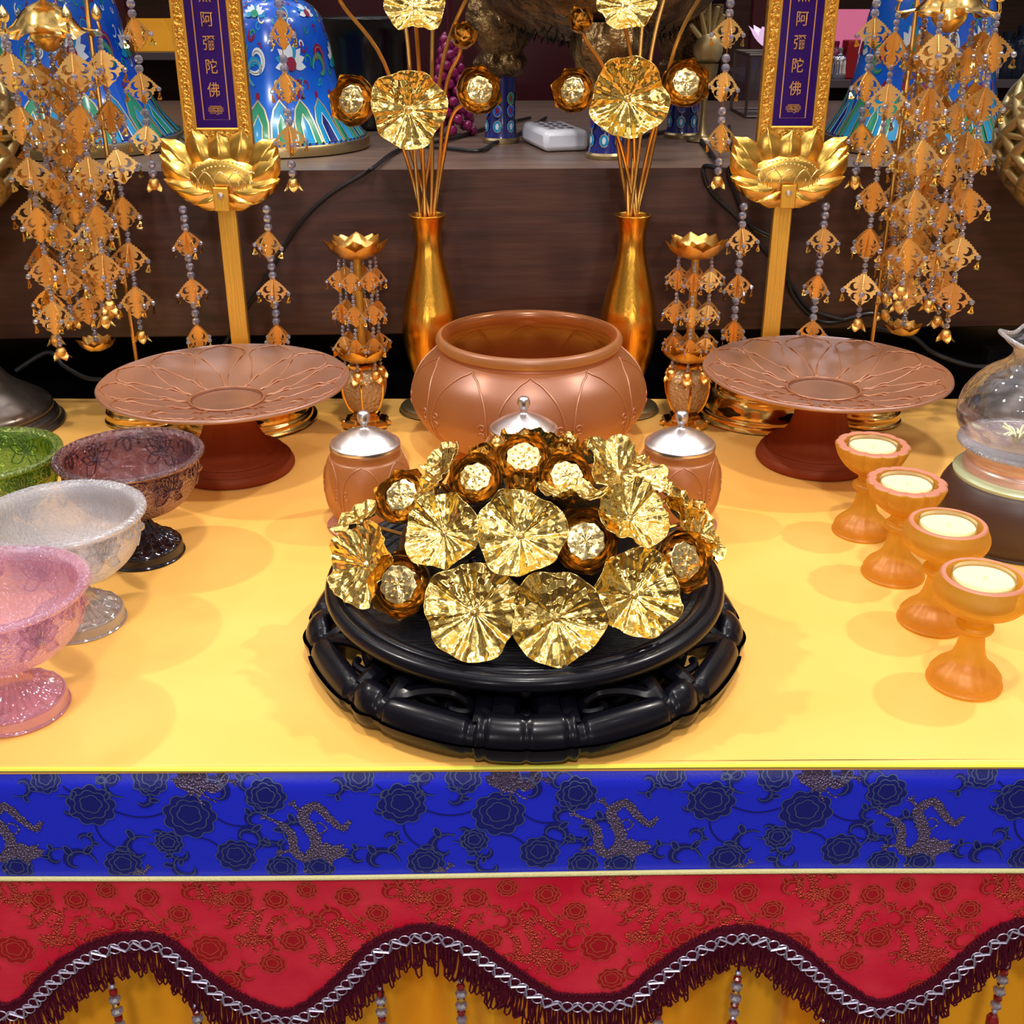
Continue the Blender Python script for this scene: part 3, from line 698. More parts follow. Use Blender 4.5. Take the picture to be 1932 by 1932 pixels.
# footed plates
def plate(name, x, y, label, dz=0, rz=0):
    t = thing(name, (x,y,0), label, 'plate', 'amber footed plates', rz)
    mb = MB(); z = .088+dz
    up_ = prof([(0,z-.021),(.030,z-.0210),(.032,z-.0185),(.036,z-.0195),(.075,z-.009),(.108,z-.0005),(.1130,z+.001),(.1145,z-.0005)],5)
    dn = prof([(.1145,z-.0005),(.1140,z-.0022),(.105,z-.006),(.070,z-.0165),(.035,z-.0275),(.024,z-.032)],5)
    mb.lathe(up_, amber_plate, 128, rf=lambda r, zz_, a: (r*(1+.006*abs(math.sin(6*a))*(r > .108)), zz_)); mb.lathe(dn, amber_plate, 128)
    def mpf(th, rr_, h):
        best = min(range(len(up_)), key=lambda i: abs(up_[i][0]-rr_)); return Vector((rr_*math.cos(th), rr_*math.sin(th), up_[best][1]+h+.0003))
    n_ = 12
    for i in range(n_):
        a0 = i*2*PI/n_; a1 = a0+2*PI/n_; am = (a0+a1)/2; q = []
        for (f, rr_) in ((.47,.036),(.40,.055),(.16,.082),(.05,.096),(.14,.104),(.34,.1085),(.5,.1115)):
            q.append((lerp(a0,a1,f), rr_, 0))
        q = smooth(q, 4)
        mb.tube([mpf(p.x, p.y, 0) for p in q], .0008, amber_line, 5); mb.tube([mpf(a0+a1-p.x, p.y, 0) for p in q], .0008, amber_line, 5)
    mb.tube([(.034*math.cos(a), .034*math.sin(a), z-.0185) for a in [2*PI*i/48 for i in range(48)]], .0010, amber_line, 5, closed=True)
    mb.build('dish', t, sharp=0)
    f = MB(); pf = prof([(.024,z-.032),(.0235,z-.040),(.027,.036),(.033,.026),(.039,.020),(.046,.017),(.052,.012),(.0565,.007),(.0575,.003),(.056,.0003)],5)
    f.lathe(pf+[(0,.0003)], amber_dark, 96, rf=lambda r, zz_, a: (r*(1+.025*abs(math.sin(10*a))*(.016 < zz_ < z-.034)), zz_))
    for rr_, zz_ in ((.049,.0155),(.054,.0105)): f.tube([(rr_*math.cos(a), rr_*math.sin(a), zz_) for a in [2*PI*i/64 for i in range(64)]], .0009, amber_dark, 5, closed=True)
    f.build('foot', t)['label'] = 'darker flared foot with fluted stem'
    return t
plate('footed_plate', -.2665, 1.012, 'frosted amber footed plate left of the bowl beside the small hanging lamp')
plate('footed_plate', .2960, 1.032, 'frosted amber footed plate right of the bowl behind the tea light holders', .003, .2)
# lidded jars
def jar(x, y, label):
    t = thing('lidded_jar', (x,y,0), label, 'jar', 'amber lidded jars')
    mb = MB(); op = prof([(.022,.005),(.0285,.010),(.0345,.022),(.0362,.038),(.0350,.052),(.0315,.062),(.0295,.064)],6)
    mb.lathe([(0,.005)]+op+prof([(.0295,.064),(.0290,.067),(.0292,.0705),(.0270,.0715),(.0262,.068),(.0300,.058),(.0310,.040),(.022,.012),(0,.009)],4), amber, 64)
    mp = surf(op)
    for i in range(6): gothic(mp, mb, i*PI/3-PI/2-PI/6, (i+1)*PI/3-PI/2-PI/6, .12, .92, .0006, amber_line)
    mb.build('body', t, sharp=0)
    f = MB(); f.lathe(prof([(0,.0055),(.022,.0055),(.030,.0045),(.0335,.0025),(.0335,.0003),(0,.0003)],3), rim_pink, 56); f.build('foot', t)
    l = MB(); l.lathe(prof([(.0250,.0712),(.0288,.0712),(.0294,.0725),(.0292,.0745),(.0275,.0755),(.024,.0785),(.015,.0835),(.0065,.0865),(.0035,.088),(.0028,.0905),(.0045,.0930),(.0055,.0955),(.0054,.0985),(.0045,.1010),(.0025,.1022),(0,.1025)],4), silver, 56)
    l.build('lid', t, sharp=0)['label'] = 'domed pewter lid with round knob'
jar(-.1225,.886,'lidded amber jar with pewter lid, left of the gold dome')
jar(.1400,.886,'lidded amber jar with pewter lid, right of the gold dome')
jar(.0100,.922,'lidded amber jar between bowl and gold dome, only its lid clear')
# tea light holders
def holder(x, y, label, scal, rz=0):
    t = thing('candle_holder', (x,y,0), label, 'candle holder', 'amber tea light holders', rz)
    mb = MB()
    foot = [(0,.0003),(.0225,.0003),(.0232,.003),(.0222,.007),(.0195,.011),(.0145,.0155),(.0108,.021),(.0088,.028),(.0078,.036),(.0082,.0385),(.0112,.0400),(.0122,.0425),(.0112,.0450),(.0085,.0462),(.0080,.0500)]
    if scal: cup_ = [(.0090,.0525),(.0170,.0575),(.0235,.0635),(.0275,.0700),(.0300,.0775),(.0295,.0790)]
    else: cup_ = [(.0090,.0520),(.0165,.0550),(.0240,.0580),(.0290,.0640),(.0298,.0700),(.0275,.0755),(.0265,.0785)]
    rf = (lambda r, z, a: (r*(1-.07*(1-abs(math.sin(6*a))**.45)*(z > .056)*min(1,(z-.056)/.010)) if z > .056 else r, z)) if scal else None
    def ff(r, z, a): return (r*(1+.03*abs(math.sin(8*a))*(.005 < z < .018)), z)
    mb.lathe(prof(foot,4), amber_candle, 72, rf=ff); mb.lathe([(.0080,.0500)]+prof(cup_,5), amber_candle, 84, rf=rf)
    r1 = cup_[-1][0]; z1 = cup_[-1][1]
    mb.lathe([(r1,z1),(r1-.001,z1+.0008),(.0232,z1+.0006)], rim_pink, 84, rf=rf)
    mb.lathe([(.0232,z1+.0006),(.0222,z1-.001),(.0215,.062),(0,.061)], amber_candle, 64)
    mb.build('stem_cup', t, sharp=35)
    c = thing('tea_light', (x,y,.0612), 'pale tea light in the '+label.replace(', ',' ').replace('amber holder','holder'), 'candle', 'tea lights in clear cups')
    cupm = MB(); cupm.lathe([(.0190,0),(.0198,.001),(.0200,.0185),(.0194,.0185),(.0190,.002)], g_clear, 56); cupm.build('cup', c)
    w = MB(); w.lathe([(0,.0012),(.0186,.0012),(.0190,.0150),(.0184,.0158),(.010,.0154),(.003,.0148),(0,.0152)], wax, 48, rf=lambda r, z, a: (r, z+.0003*math.sin(3*a)*(r > .005))); w.build('wax', c)
    wk = MB(); wk.tube([(0,0,.0150),(.0006,-.0004,.0172),(.0018,-.001,.0178)], .0004, cream, 5); wk.build('wick', c)
    return t
holder(.2956,.870,'scalloped amber holder farthest back in its row', True)
holder(.2990,.7926,'scalloped amber holder second from the back of the row', True, .2)
holder(.3050,.720,'smooth round amber holder, second from the front of the row', False)
holder(.3004,.6409,'smooth round amber holder nearest the front of the table', False)

# ================================================================== PRESSED GLASS COMPOTES
def compote(x, y, g, gf, label, col):
    t = thing('glass_compote', (x,y,0), label, 'compote', 'footed pressed glass bowls')
    mb = MB()
    o_ = prof([(.012,.037),(.018,.0385),(.034,.044),(.046,.055),(.0505,.068),(.0510,.078),(.0520,.082),(.0565,.0845),(.0578,.0862),(.0572,.0880)],5)
    i_ = prof([(.0572,.0880),(.0550,.0888),(.0505,.0872),(.0488,.0835),(.0480,.070),(.043,.057),(.032,.048),(.020,.0450),(0,.0445)],5)
    mb.lathe([(0,.036)]+o_, g, 96); mb.lathe(i_, g, 96)
    mp = surf(o_)
    for k in range(6):   # pressed lotus blossoms between curling leaves
        th = k*PI/3+.35
        for j in range(9):
            a = -.25+(PI+.5)*j/8; q = []
            for w_, s_ in [(1,i/6) for i in range(7)]+[(-1,1-i/6) for i in range(7)]:
                q.append(mp(th+.26*s_*math.cos(a)+.05*w_*math.sin(PI*s_)*math.sin(a), .44+.26*s_*math.sin(a)-.04*w_*math.sin(PI*s_)*math.cos(a), .0004))
            mb.tube(q, .00075, g, 4)
        mb.ball(mp(th, .45, .0003), .0035, g, 9, 5)
        for sg in (-1, 1):
            q = [mp(th+sg*(.50-.16*(1-tt)*math.cos(tt*6)), .52+.20*(1-tt)*math.sin(tt*6), .0003) for tt in [i/16 for i in range(15)]]; mb.tube(q, .0010, g, 5)
    for k in range(60):
        a = k*2*PI/60; mb.ball((.0535*math.cos(a), .0535*math.sin(a), .0885), .0009, g, 5, 4)
    mb.build('bowl', t, sharp=0)
    f = MB(); f.lathe(prof([(.012,.037),(.0085,.034),(.0090,.029),(.0130,.022),(.0190,.015),(.0260,.011),(.0300,.0095),(.0312,.0080),(.0315,.0020),(.0305,.0003),(0,.0003)],5), gf, 80, rf=lambda r, z, a: (r*(1+.15*(abs(math.sin(8*a))-.5)*(.0115 < z < .035)), z+.0022*abs(math.sin(8*a))*(.0095 < z < .02)))
    f.tube([(.0305*math.cos(a), .0305*math.sin(a), .0092) for a in [2*PI*i/48 for i in range(48)]], .0008, gf, 5, closed=True)
    f.build('foot', t, sharp=0)
    if col: pass
compote(-.3000,.829, g_purple, g_black, 'plum purple pressed glass footed bowl with almost black foot', 1)
compote(-.3140,.7188, g_white, g_white_f, 'clear white pressed glass footed bowl between plum and pink bowls', 1)
compote(-.3170,.610, g_pink, g_pink_f, 'pink pressed glass footed bowl nearest the left front corner', 1)
compote(-.4130,.830, g_green, g_green, 'green pressed glass footed bowl at the left, beside the plum one', 1)

# ================================================================== FILIGREE STRANDS
def curve_mesh(splines, ext, mat):
    cu = bpy.data.curves.new('c', 'CURVE'); cu.dimensions = '2D'; cu.fill_mode = 'BOTH'; cu.extrude = ext
    for pts in splines:
        sp = cu.splines.new('POLY'); sp.points.add(len(pts)-1); sp.use_cyclic_u = True
        for i, p in enumerate(pts): sp.points[i].co = (p[0], p[1], 0, 1)
    o = bpy.data.objects.new('c', cu); C.objects.link(o); bpy.context.view_layer.update()
    dg = bpy.context.evaluated_depsgraph_get(); me = bpy.data.meshes.new_from_object(o.evaluated_get(dg))
    vs = [tuple(v.co) for v in me.vertices]; fs = [tuple(p.vertices) for p in me.polygons]
    bpy.data.objects.remove(o); bpy.data.curves.remove(cu); bpy.data.meshes.remove(me)
    return vs, fs
def half_outline():
    pts = [(0,0)]
    a, b = (.0,.0), (.50,-.46)
    for i in range(1, 7):
        t = i/7; x = lerp(0,.50,t); z = lerp(0,-.46,t)+.045*math.sin(t*PI); pts.append((x+.02, z+.02)); pts.append((x+.035, z-.035))
    pts += [(.50,-.43),(.545,-.455),(.50,-.50),(.42,-.53),(.44,-.60),(.36,-.64),(.36,-.71),(.27,-.76),(.25,-.83),(.15,-.88),(.08,-.95),(0,-1)]
    return pts
ho = half_outline(); outline = ho+[(-x, z) for x, z in reversed(ho[1:-1])]
def cres(cx, cz, r, a0, a1, th):
    o = [(cx+r*math.cos(lerp(a0,a1,i/8)), cz+r*math.sin(lerp(a0,a1,i/8))) for i in range(9)]
    n_ = [(cx+(r-th*math.sin(PI*i/8))*math.cos(lerp(a0,a1,i/8)), cz+(r-th*math.sin(PI*i/8))*math.sin(lerp(a0,a1,i/8))) for i in range(7, 0, -1)]
    return o+n_
holes = []
for s_ in (1, -1):
    holes += [[(s_*x, z) for x, z in cres(.225,-.42,.135,-2.8,2.0,.125)], [(s_*x, z) for x, z in cres(.18,-.71,.115,-2.4,2.3,.105)], [(s_*.40,-.46),(s_*.36,-.43),(s_*.35,-.50)]]
VV, VF = curve_mesh([outline]+holes, .010, None)
def pendant_mesh(name, drops=True):
    mb = MB()
    for q in (0, PI/2):
        M = Matrix.Rotation(q, 4, 'Z') @ Matrix.Rotation(PI/2, 4, 'X'); mb.add(VV, VF, gold_orange, M)
    if drops:
        for q in range(4):
            a = q*PI/2; x, y = .54*math.cos(a), .54*math.sin(a)
            mb.ball((x,y,-.56), .085, crystal, 8, 6)
            M = Matrix.Translation((x*1.03,y*1.03,-.66)) @ Matrix.Rotation(a+.6, 4, 'Z') @ Matrix.Rotation(.2, 4, 'Y')
            # small open bell plaque
            o_ = [(0,0),(.035,-.03),(.05,-.12),(.10,-.20),(.07,-.25),(-.07,-.25),(-.10,-.20),(-.05,-.12),(-.035,-.03)]
            in_ = [(.0,-.09),(.035,-.19),(-.035,-.19)]
            mb.add([(p[0], y_, p[1]) for y_ in (-.01,.01) for p in o_+in_], [], gold_leaf, M)
            n0 = len(mb.v)-24
            def f_(*k): mb.f.append([n0+i for i in k]); mb.m.append(mb.mi(gold_leaf))
            for off in (0, 12):
                f_(off+0,off+1,off+2,off+9); f_(off+0,off+9,off+7,off+8); f_(off+2,off+3,off+10,off+9); f_(off+9,off+11,off+6,off+7); f_(off+3,off+4,off+5,off+6,off+11,off+10)
    return mb.mesh(name, 30)
PEND = pendant_mesh('filigree_pendant')
def finial_mesh():
    mb = MB(); mb.lathe(prof([(0,0),(.18,-.06),(.26,-.22),(.24,-.42),(.12,-.58),(0,-.64)],3), gold, 16)
    for i in range(5): petal(mb, gold, i*2*PI/5, .12, .62, .42, -1.25, -.10, curl=.5)
    return mb.mesh('finial', 0)
FIN = finial_mesh()
def lotusbowl_mesh(name, n_=6, inner=True):
    mb = MB()
    for i in range(n_): petal(mb, gold, i*2*PI/n_, .12, .98, .92, .12, .0, curl=.85, nseg=8)
    for i in range(n_): petal(mb, gold, (i+.5)*2*PI/n_, .10, .88, .80, .25, .02, curl=.9, nseg=8)
    mb.lathe([(0,-.10),(.12,-.09),(.30,.02),(.16,.06),(0,.08)], gold, 20)
    if inner:
        for i in range(3): petal(mb, gold, i*2*PI/3, .03, .4, .35, .9, .05, curl=.5)
    return mb.mesh(name, 0)
LOTB = lotusbowl_mesh('lotus_cup')
def strand(parent, x, y, ztop, n_, pitch, size, beadr, nb, seed, fin=True, lean=(0,0), lotus=False, start=0):
    """strand of crystal beads (part) carrying filigree pendants (sub-parts)"""
    r_ = random.Random(seed); mb = MB(); z = ztop; pos = []
    for k in range(n_):
        for j in range(nb):
            mb.ball((x+lean[0]*(ztop-z)+r_.uniform(-.0004,.0004), y+lean[1]*(ztop-z), z-beadr), beadr, crystal, 8, 6); z -= 2*beadr
        pos.append(z); z -= pitch-2*beadr*nb
    for j in range(nb): mb.ball((x+lean[0]*(ztop-z), y+lean[1]*(ztop-z), z-beadr), beadr, crystal, 8, 6); z -= 2*beadr
    mb.tube([(x, y, ztop), (x+lean[0]*(ztop-z), y+lean[1]*(ztop-z), z)], .0004, gold_stem, 4)
    s_ = mb.build('bead_strand', parent, sharp=20)
    for zz_ in pos:
        place('filigree_pendant', PEND, s_, (x+lean[0]*(ztop-zz_), y+lean[1]*(ztop-zz_), zz_+.001), (r_.uniform(-.12,.12), r_.uniform(-.12,.12), r_.uniform(0, PI)), size)
    if lotus: place('lotus_finial', LOTB, s_, (x+lean[0]*(ztop-z), y+lean[1]*(ztop-z), z-.006), (0,0,r_.random()), .019)
    elif fin: place('flower_finial', FIN, s_, (x+lean[0]*(ztop-z), y+lean[1]*(ztop-z), z), (0,0,r_.random()*3), .020)
    return s_

# ================================================================== SIGN STANDS
def text_mesh(ch, size):
    cu = bpy.data.curves.new('t', 'FONT'); cu.body = ch; cu.size = size; cu.align_x = 'CENTER'; cu.align_y = 'CENTER'; cu.extrude = .0002; cu.offset = size*.003
    o = bpy.data.objects.new('t', cu); C.objects.link(o); bpy.context.view_layer.update()
    me = bpy.data.meshes.new_from_object(o.evaluated_get(bpy.context.evaluated_depsgraph_get()))
    vs = [tuple(v.co) for v in me.vertices]; fs = [tuple(p.vertices) for p in me.polygons]
    bpy.data.objects.remove(o); bpy.data.curves.remove(cu); bpy.data.meshes.remove(me)
    return vs, fs
CHARS = {}
for ch in '南無阿彌陀佛': CHARS[ch] = text_mesh(ch, .0155)
def relief_petal(mb, mat, cx, cz, ang, ln, wd, y0, bulge, M=None, bend=0):
    def fn(u, v):
        t = (u-.5)*2; w = wd*math.sin(PI*min(1,.10+.86*v))**.7*(1 if v < .8 else max(.03,(1-v)/.2)**.65)
        a = ang+bend*v; x = cx+math.sin(a)*ln*v+math.cos(a)*t*w/2; z = cz+math.cos(a)*ln*v-math.sin(a)*t*w/2
        return (x, y0-bulge*(1-t*t*.9)*math.sin(PI*(.15+.7*v))-.0008*math.exp(-(t/.12)**2), z)
    mb.grid(fn, 10, 10, mat, M=M)
def sign(x, y, label, rz, cut_left):
    t = thing('tablet_stand', (x,y,0), label, 'tablet stand', 'gold prayer tablets on stands')
    # base drum; black patches paint the shade inside its cloud openings
    b = MB(); b.lathe(prof([(0,.040),(.045,.040),(.052,.038),(.055,.034),(.055,.031),(.059,.029),(.0625,.024),(.0645,.016),(.0655,.010),(.0680,.008),(.0690,.004),(.0685,.0004),(0,.0004)],4), gold, 72)
    bp = b.build('base', t)
    for k in range(6):
        cv = MB(); th = -PI/2+k*PI/3+.25
        def mpc(u, v, h): r = .0646+.0003+h-(v-.016)*.12; return Vector((r*math.cos(th+u/.066), r*math.sin(th+u/.066), v))
        m_poly(cv, [(.013*math.cos(a)*(1+.12*math.cos(4*a)), .0165+.0042*math.sin(a)*(1+.3*math.cos(4*a))) for a in [2*PI*i/24 for i in range(24)]], mpc, .0006, black_void)
        cv.build('painted_opening_shade', bp)
    p = MB(); p.box((-.0092,-.004,.038), (.0092,.004,.27), gold_pole); p.build('pole', t, bevel=.001)
    # lotus plaque
    l = MB(); M = Matrix.Translation((0,-.006,.248)) @ Matrix.Diagonal((1.10,1,1.06,1))
    for (cx, cz, a, ln, wd, bd, y0) in ((-.013,.008,-.24,.038,.024,0,.000),(.013,.008,.24,.038,.024,0,.000),(-.027,.006,-.55,.038,.024,-.1,.001),(.027,.006,.55,.038,.024,.1,.001),(0,.008,0,.034,.024,0,-.001)):
        relief_petal(l, gold_lotus, cx, cz, a, ln, wd, y0, .0045, M, bd)
    for s_ in (-1, 1):
        relief_petal(l, gold_lotus, s_*.030, .004, s_*.98, .032, .022, .000, .006, M, -.30*s_)
        relief_petal(l, gold_lotus, s_*.024, .000, s_*1.25, .036, .024, -.001, .007, M, -.35*s_)
        relief_petal(l, gold_lotus, s_*.020, -.006, s_*1.70, .032, .020, -.001, .007, M, -.35*s_)
        relief_petal(l, gold_lotus, s_*.006, -.008, s_*2.0, .040, .022, -.002, .007, M, -.50*s_)
        relief_petal(l, gold_lotus, s_*.002, -.010, s_*2.45, .028, .020, -.002, .006, M, -.45*s_)
    def dome_(u, v):
        a = u*2*PI; return (.034*v*math.cos(a), -.0065*(1-v*v)**.5-.0020, .000+(.021 if math.sin(a) > 0 else .016)*v*math.sin(a))
    l.grid(dome_, 48, 8, gold_lotus, cu=True, M=M)
    for k in range(5):
        cx = (-2+k)*.0135; q = smooth([(cx-.009,0,-.011),(cx-.0075,0,-.001),(cx,0,.008),(cx+.0075,0,-.001),(cx+.009,0,-.011)],4)
        l.tube([(p_.x, -.0075*math.sqrt(max(.05,1-(p_.x/.042)**2))-.0005, p_.z) for p_ in q], .0006, gold_pod, 5, M=M)
        for j in range(3): l.tube([(cx+(j-1)*.003, -.0078*math.sqrt(max(.05,1-(cx/.042)**2)), -.010), (cx+(j-1)*.0015, -.0078*math.sqrt(max(.05,1-(cx/.042)**2))-.0003, 0)], .0003, gold_pod, 4, M=M)
    for k in range(17):
        a = .35+2.45*k/16; l.ball((.026*math.cos(a), -.0062+abs(math.cos(a))*.0012, .003+.0145*math.sin(a)), .0010, gold_pod, 6, 4, M=M)
    for k in range(11):
        a = .5+2.1*k/10; l.ball((.018*math.cos(a), -.0078, .004+.009*math.sin(a)), .0010, gold_pod, 6, 4, M=M)
    l.build('lotus_plaque', t, sharp=0)
    k_ = MB(); k_.box((-.0075,-.0205,.220), (.0075,-.0180,.243), gold_pole); k_.build('bracket', t, bevel=.0012)
    k2 = MB(); k2.lathe([(0,.0022),(.0025,.0018),(.0034,.0)], silver, 20, M=Matrix.Translation((0,-.0205,.235)) @ Matrix.Rotation(PI/2,4,'X')); k2.build('screw', t)
    # tablet
    f = MB(); W, Wi, z0, z1, zi = .0325, .0202, .279, .530, .296
    def frame_prof(e, yy): return yy
    for (a0, b0, a1, b1) in ((-W,z0,-Wi,z1),(Wi,z0,W,z1),(-Wi,z0,Wi,zi),(-Wi,z1-.02,Wi,z1)):
        f.box((a0,-.005,b0), (a1,.005,b1), gold_frame)
    f.box((-W,.001,z0-.012),(W,.005,z0), gold_frame)
    for xx in (-W+.0012, W-.0012, -Wi-.0005, Wi+.0005): f.tube([(xx,-.0055,(z0 if abs(xx) > .03 else zi)), (xx,-.0055,z1)], .0013, gold_pole, 6)
    for zz_ in (z0+.001, zi-.0008): f.tube([(-(W if zz_ < .25 else Wi),-.0055,zz_),((W if zz_ < .25 else Wi),-.0055,zz_)], .0013, gold_pole, 6)
    r_ = random.Random(3)
    zz_ = z0+.005
    while zz_ < z1:
        for s_ in (-1, 1):
            xx = s_*(W+Wi)/2; sg = 1 if int(zz_/.007) % 2 else -1
            q = [(xx+sg*.0028*math.cos(a)*(1-a/8), -.0052, zz_+.0030*math.sin(a)*(1-a/8)) for a in [i*.55 for i in range(10)]]
            f.tube(q, .0008, gold_pole, 4)
        zz_ += .0072
    xx = -Wi+.002
    while xx < Wi:
        f.tube([(xx+.0025*math.cos(a)*(1-a/8), -.0052, (z0+zi)/2+.0030*math.sin(a)*(1-a/8)) for a in [i*.55 for i in range(10)]], .0008, gold_pole, 4); xx += .0062
    fr = f.build('frame', t, sharp=30)
    pn = MB(); pn.box((-Wi,-.0038,zi), (Wi,.003,z1-.02), purple)
    pa = pn.build('panel', t); pa['label'] = 'deep purple panel with vertical gold lettering'
    tx = MB()
    chars = '佛陀彌阿無南'; zc = zi+.0335
    for i, ch in enumerate(chars):
        vs, fs = CHARS[ch]; tx.add(vs, fs, copper_ink, Matrix.Translation((0,-.0042,zc+i*.0205)) @ Matrix.Rotation(PI/2,4,'X') @ Matrix.Diagonal((.78,.9,1,1)))
    mpl = lambda u, v, h: Vector((u, -.0040-h, v))
    xl = .0122
    m_stroke(tx, [(-xl,z1-.02),(-xl,zi+.0075),(xl,zi+.0075),(xl,z1-.02)], .0011, mpl, .0002, copper_ink)
    # little line-drawn lotus under the text
    cx, cz = 0, zi+.0165
    for a in (-1.25,-.8,-.4,0,.4,.8,1.25,1.7,-1.7,2.3,-2.3,2.9):
        ln = .0066 if abs(a) > .5 else .0052
        q = [(cx+math.sin(a)*ln*s_*1.15+math.cos(a)*.0018*w*math.sin(PI*s_), cz+math.cos(a)*ln*.72*s_-math.sin(a)*.0018*w*math.sin(PI*s_)) for w, s_ in [(1,i/6) for i in range(7)]+[(-1,1-i/6) for i in range(1,7)]]
        m_stroke(tx, q, .0004, mpl, .0002, copper_ink, closed=True)
    tx.build('lettering', pa, sharp=0)
    cr_ = MB(); 
    for k in range(5): relief_petal(cr_, gold, (k-2)*.016, .528, (k-2)*.35, .04, .022, 0, .005)
    for s_ in (-1, 1): cr_.tube(smooth([(s_*.03,0,.515),(s_*.05,0,.508),(s_*.066,0,.512),(s_*.068,0,.506)],5), .0018, gold, 6)
    cr_.build('crown', t)
    # bead strands
    for s_ in (-1, 1):
        strand(t, s_*.041, -.010, .2245, 5, .0475, .028, .0043, 3, 11+s_+int(x*100), fin=True)
        strand(t, s_*.068, -.004, .504, 5, .0475, .028, .0042, 2, 21+s_+int(x*100), fin=True)
    return t
sign(-.282,1.150,'gold prayer tablet stand behind the left amber plate', 0, True)
sign(.2715,1.166,'gold prayer tablet stand behind the right amber plate', 0, False)

# ================================================================== GOLD VASES WITH LOTUS STEMS
def vase(x, y, label):
    t = thing('gold_vase', (x,y,0), label, 'vase', 'gold bottle vases')
    mb = MB(); mb.lathe([(r_, z_*.965) for r_, z_ in prof([(0,.018),(.0130,.018),(.0145,.024),(.0180,.036),(.0240,.056),(.0285,.078),(.0300,.095),(.0288,.113),(.0240,.136),(.0180,.160),(.0142,.180),(.0138,.196),(.0158,.208),(.0184,.2145),(.0192,.2160),(.0186,.2170),(.0150,.2165),(.0130,.2100),(.0115,.19)],4)], gold_brush, 64)
    mb.build('body', t, sharp=0)
    f = MB(); f.lathe(prof([(0,.0185),(.0135,.018),(.014,.013),(.021,.0095),(.031,.0075),(.0350,.0050),(.0355,.0025),(.034,.0004),(0,.0004)],4), brass_dull, 56); f.build('foot', t)
vase(-.0860,1.176,'gold bottle vase of lotus stems behind the bowl on its left')
vase(.1230,1.176,'gold bottle vase of lotus stems behind the bowl on its right')
CAMV = lambda p: (Vector((0,0,H))-p).normalized()
def stemmed(vx, kind, px, py, Y, rp, mi_, spin, tilt, label, side):
    vy = 1.176; k = rnd
    p = ony(px, py, Y); N = (CAMV(p)*.8+Vector(tilt)).normalized(); R = pxr(p, rp)
    nm = {'leaf':'gold_lotus_leaf','open':'gold_lotus_flower','bud':'gold_lotus_bud'}[kind]
    a = k.uniform(0,6.28); rr_ = k.uniform(.003,.009); b0 = Vector((vx+rr_*math.cos(a), vy+rr_*math.sin(a)*.8, .198))
    t = thing(nm, b0, label, {'leaf':'metal leaf','open':'metal flower','bud':'metal bud'}[kind], 'gold lotus stems in the '+side+' vase')
    back = p-N*(R*.02 if kind == 'leaf' else R*.45)
    m_ = MB(); up1 = b0+Vector((( p.x-vx)*.20, 0, .06)); q = smooth([b0-Vector(((b0.x-vx)*.7,(b0.y-vy)*.7,.06)), b0, up1, back.lerp(up1,.45)+Vector(((vx-p.x)*.12, .006, .01)), back-N*.012+Vector((0,.002,-.004)), back], 6)
    m_.tube([v-b0 for v in q], .0019, gold_stem, 7); m_.build('stem', t)
    if kind == 'leaf':
        o = place('leaf', LEAVES[mi_], t); orient(o, p-b0, N, spin, R)
    else:
        sc_ = R/.85 if kind == 'open' else R/.6
        o = place('petals', OPENF[mi_] if kind == 'open' else BUDF[mi_], t); orient(o, back-b0, N, spin, sc_)
        if kind == 'open': place('seed_pod', PODS[mi_ % 2], o, (0,0,0), (0,0,spin), 1.12)
Lv, Rv = -.0860, .1230
for a in (
 (Lv,'leaf',771,207,1.105,70,0,.4,(0,0,.05),'round gold lotus leaf low in front of the left vase stems','left'),
 (Lv,'leaf',783,14,1.115,57,1,1.4,(0,0,.5),'gold lotus leaf cut by the top edge, above the left vase','left'),
 (Lv,'open',668,190,1.115,46,0,.4,(-.45,0,.2),'open gold lotus flower leaning left, beside the blue bell','left'),
 (Lv,'open',902,172,1.125,44,1,1.4,(.30,0,.2),'open gold lotus flower right of the left vase stems','left'),
 (Lv,'bud',873,72,1.135,28,0,.4,(.2,0,.6),'gold lotus bud above the flower right of the left vase stems','left'),
 (Lv,'bud',636,-22,1.13,26,1,.4,(-.3,0,.7),'gold lotus bud at the top edge, far left of the left vase','left'),
 (Lv,'open',890,-60,1.14,40,2,.4,(.1,0,.8),'gold lotus flower on a tall stem above the left vase, rising past the frame','left'),
 (Lv,'bud',822,-90,1.15,28,0,.4,(0,0,1),'gold lotus bud on a tall straight stem above the left vase','left'),
 (Lv,'bud',748,-80,1.15,28,1,.4,(0,0,1),'gold lotus bud on a tall stem behind the top leaf of the left vase','left'),
 (Rv,'leaf',1184,187,1.105,72,2,.4,(.1,0,.05),'round gold lotus leaf low in front of the right vase stems','right'),
 (Rv,'leaf',1180,10,1.115,56,3,1.4,(.1,0,.5),'gold lotus leaf cut by the top edge, above the right vase','right'),
 (Rv,'open',1084,172,1.12,42,2,.4,(-.40,0,.2),'open gold lotus flower leaning left over the white power strip','right'),
 (Rv,'open',1292,158,1.12,44,0,1.4,(.20,0,.2),'open gold lotus flower right of the right vase stems','right'),
 (Rv,'bud',1098,42,1.135,28,1,.4,(-.2,0,.6),'gold lotus bud above the flower leaning over the power strip','right'),
 (Rv,'bud',1345,-70,1.14,28,0,.4,(.2,0,.8),'gold lotus bud on the rightmost tall stem of the right vase','right'),
 (Rv,'open',1270,-80,1.15,38,1,.4,(.1,0,.8),'gold lotus flower on a tall stem above the right vase, rising past the frame','right'),
 (Rv,'bud',1225,-95,1.16,28,0,.4,(0,0,1),'gold lotus bud on a tall straight stem above the right vase','right'),
 ): stemmed(*a)

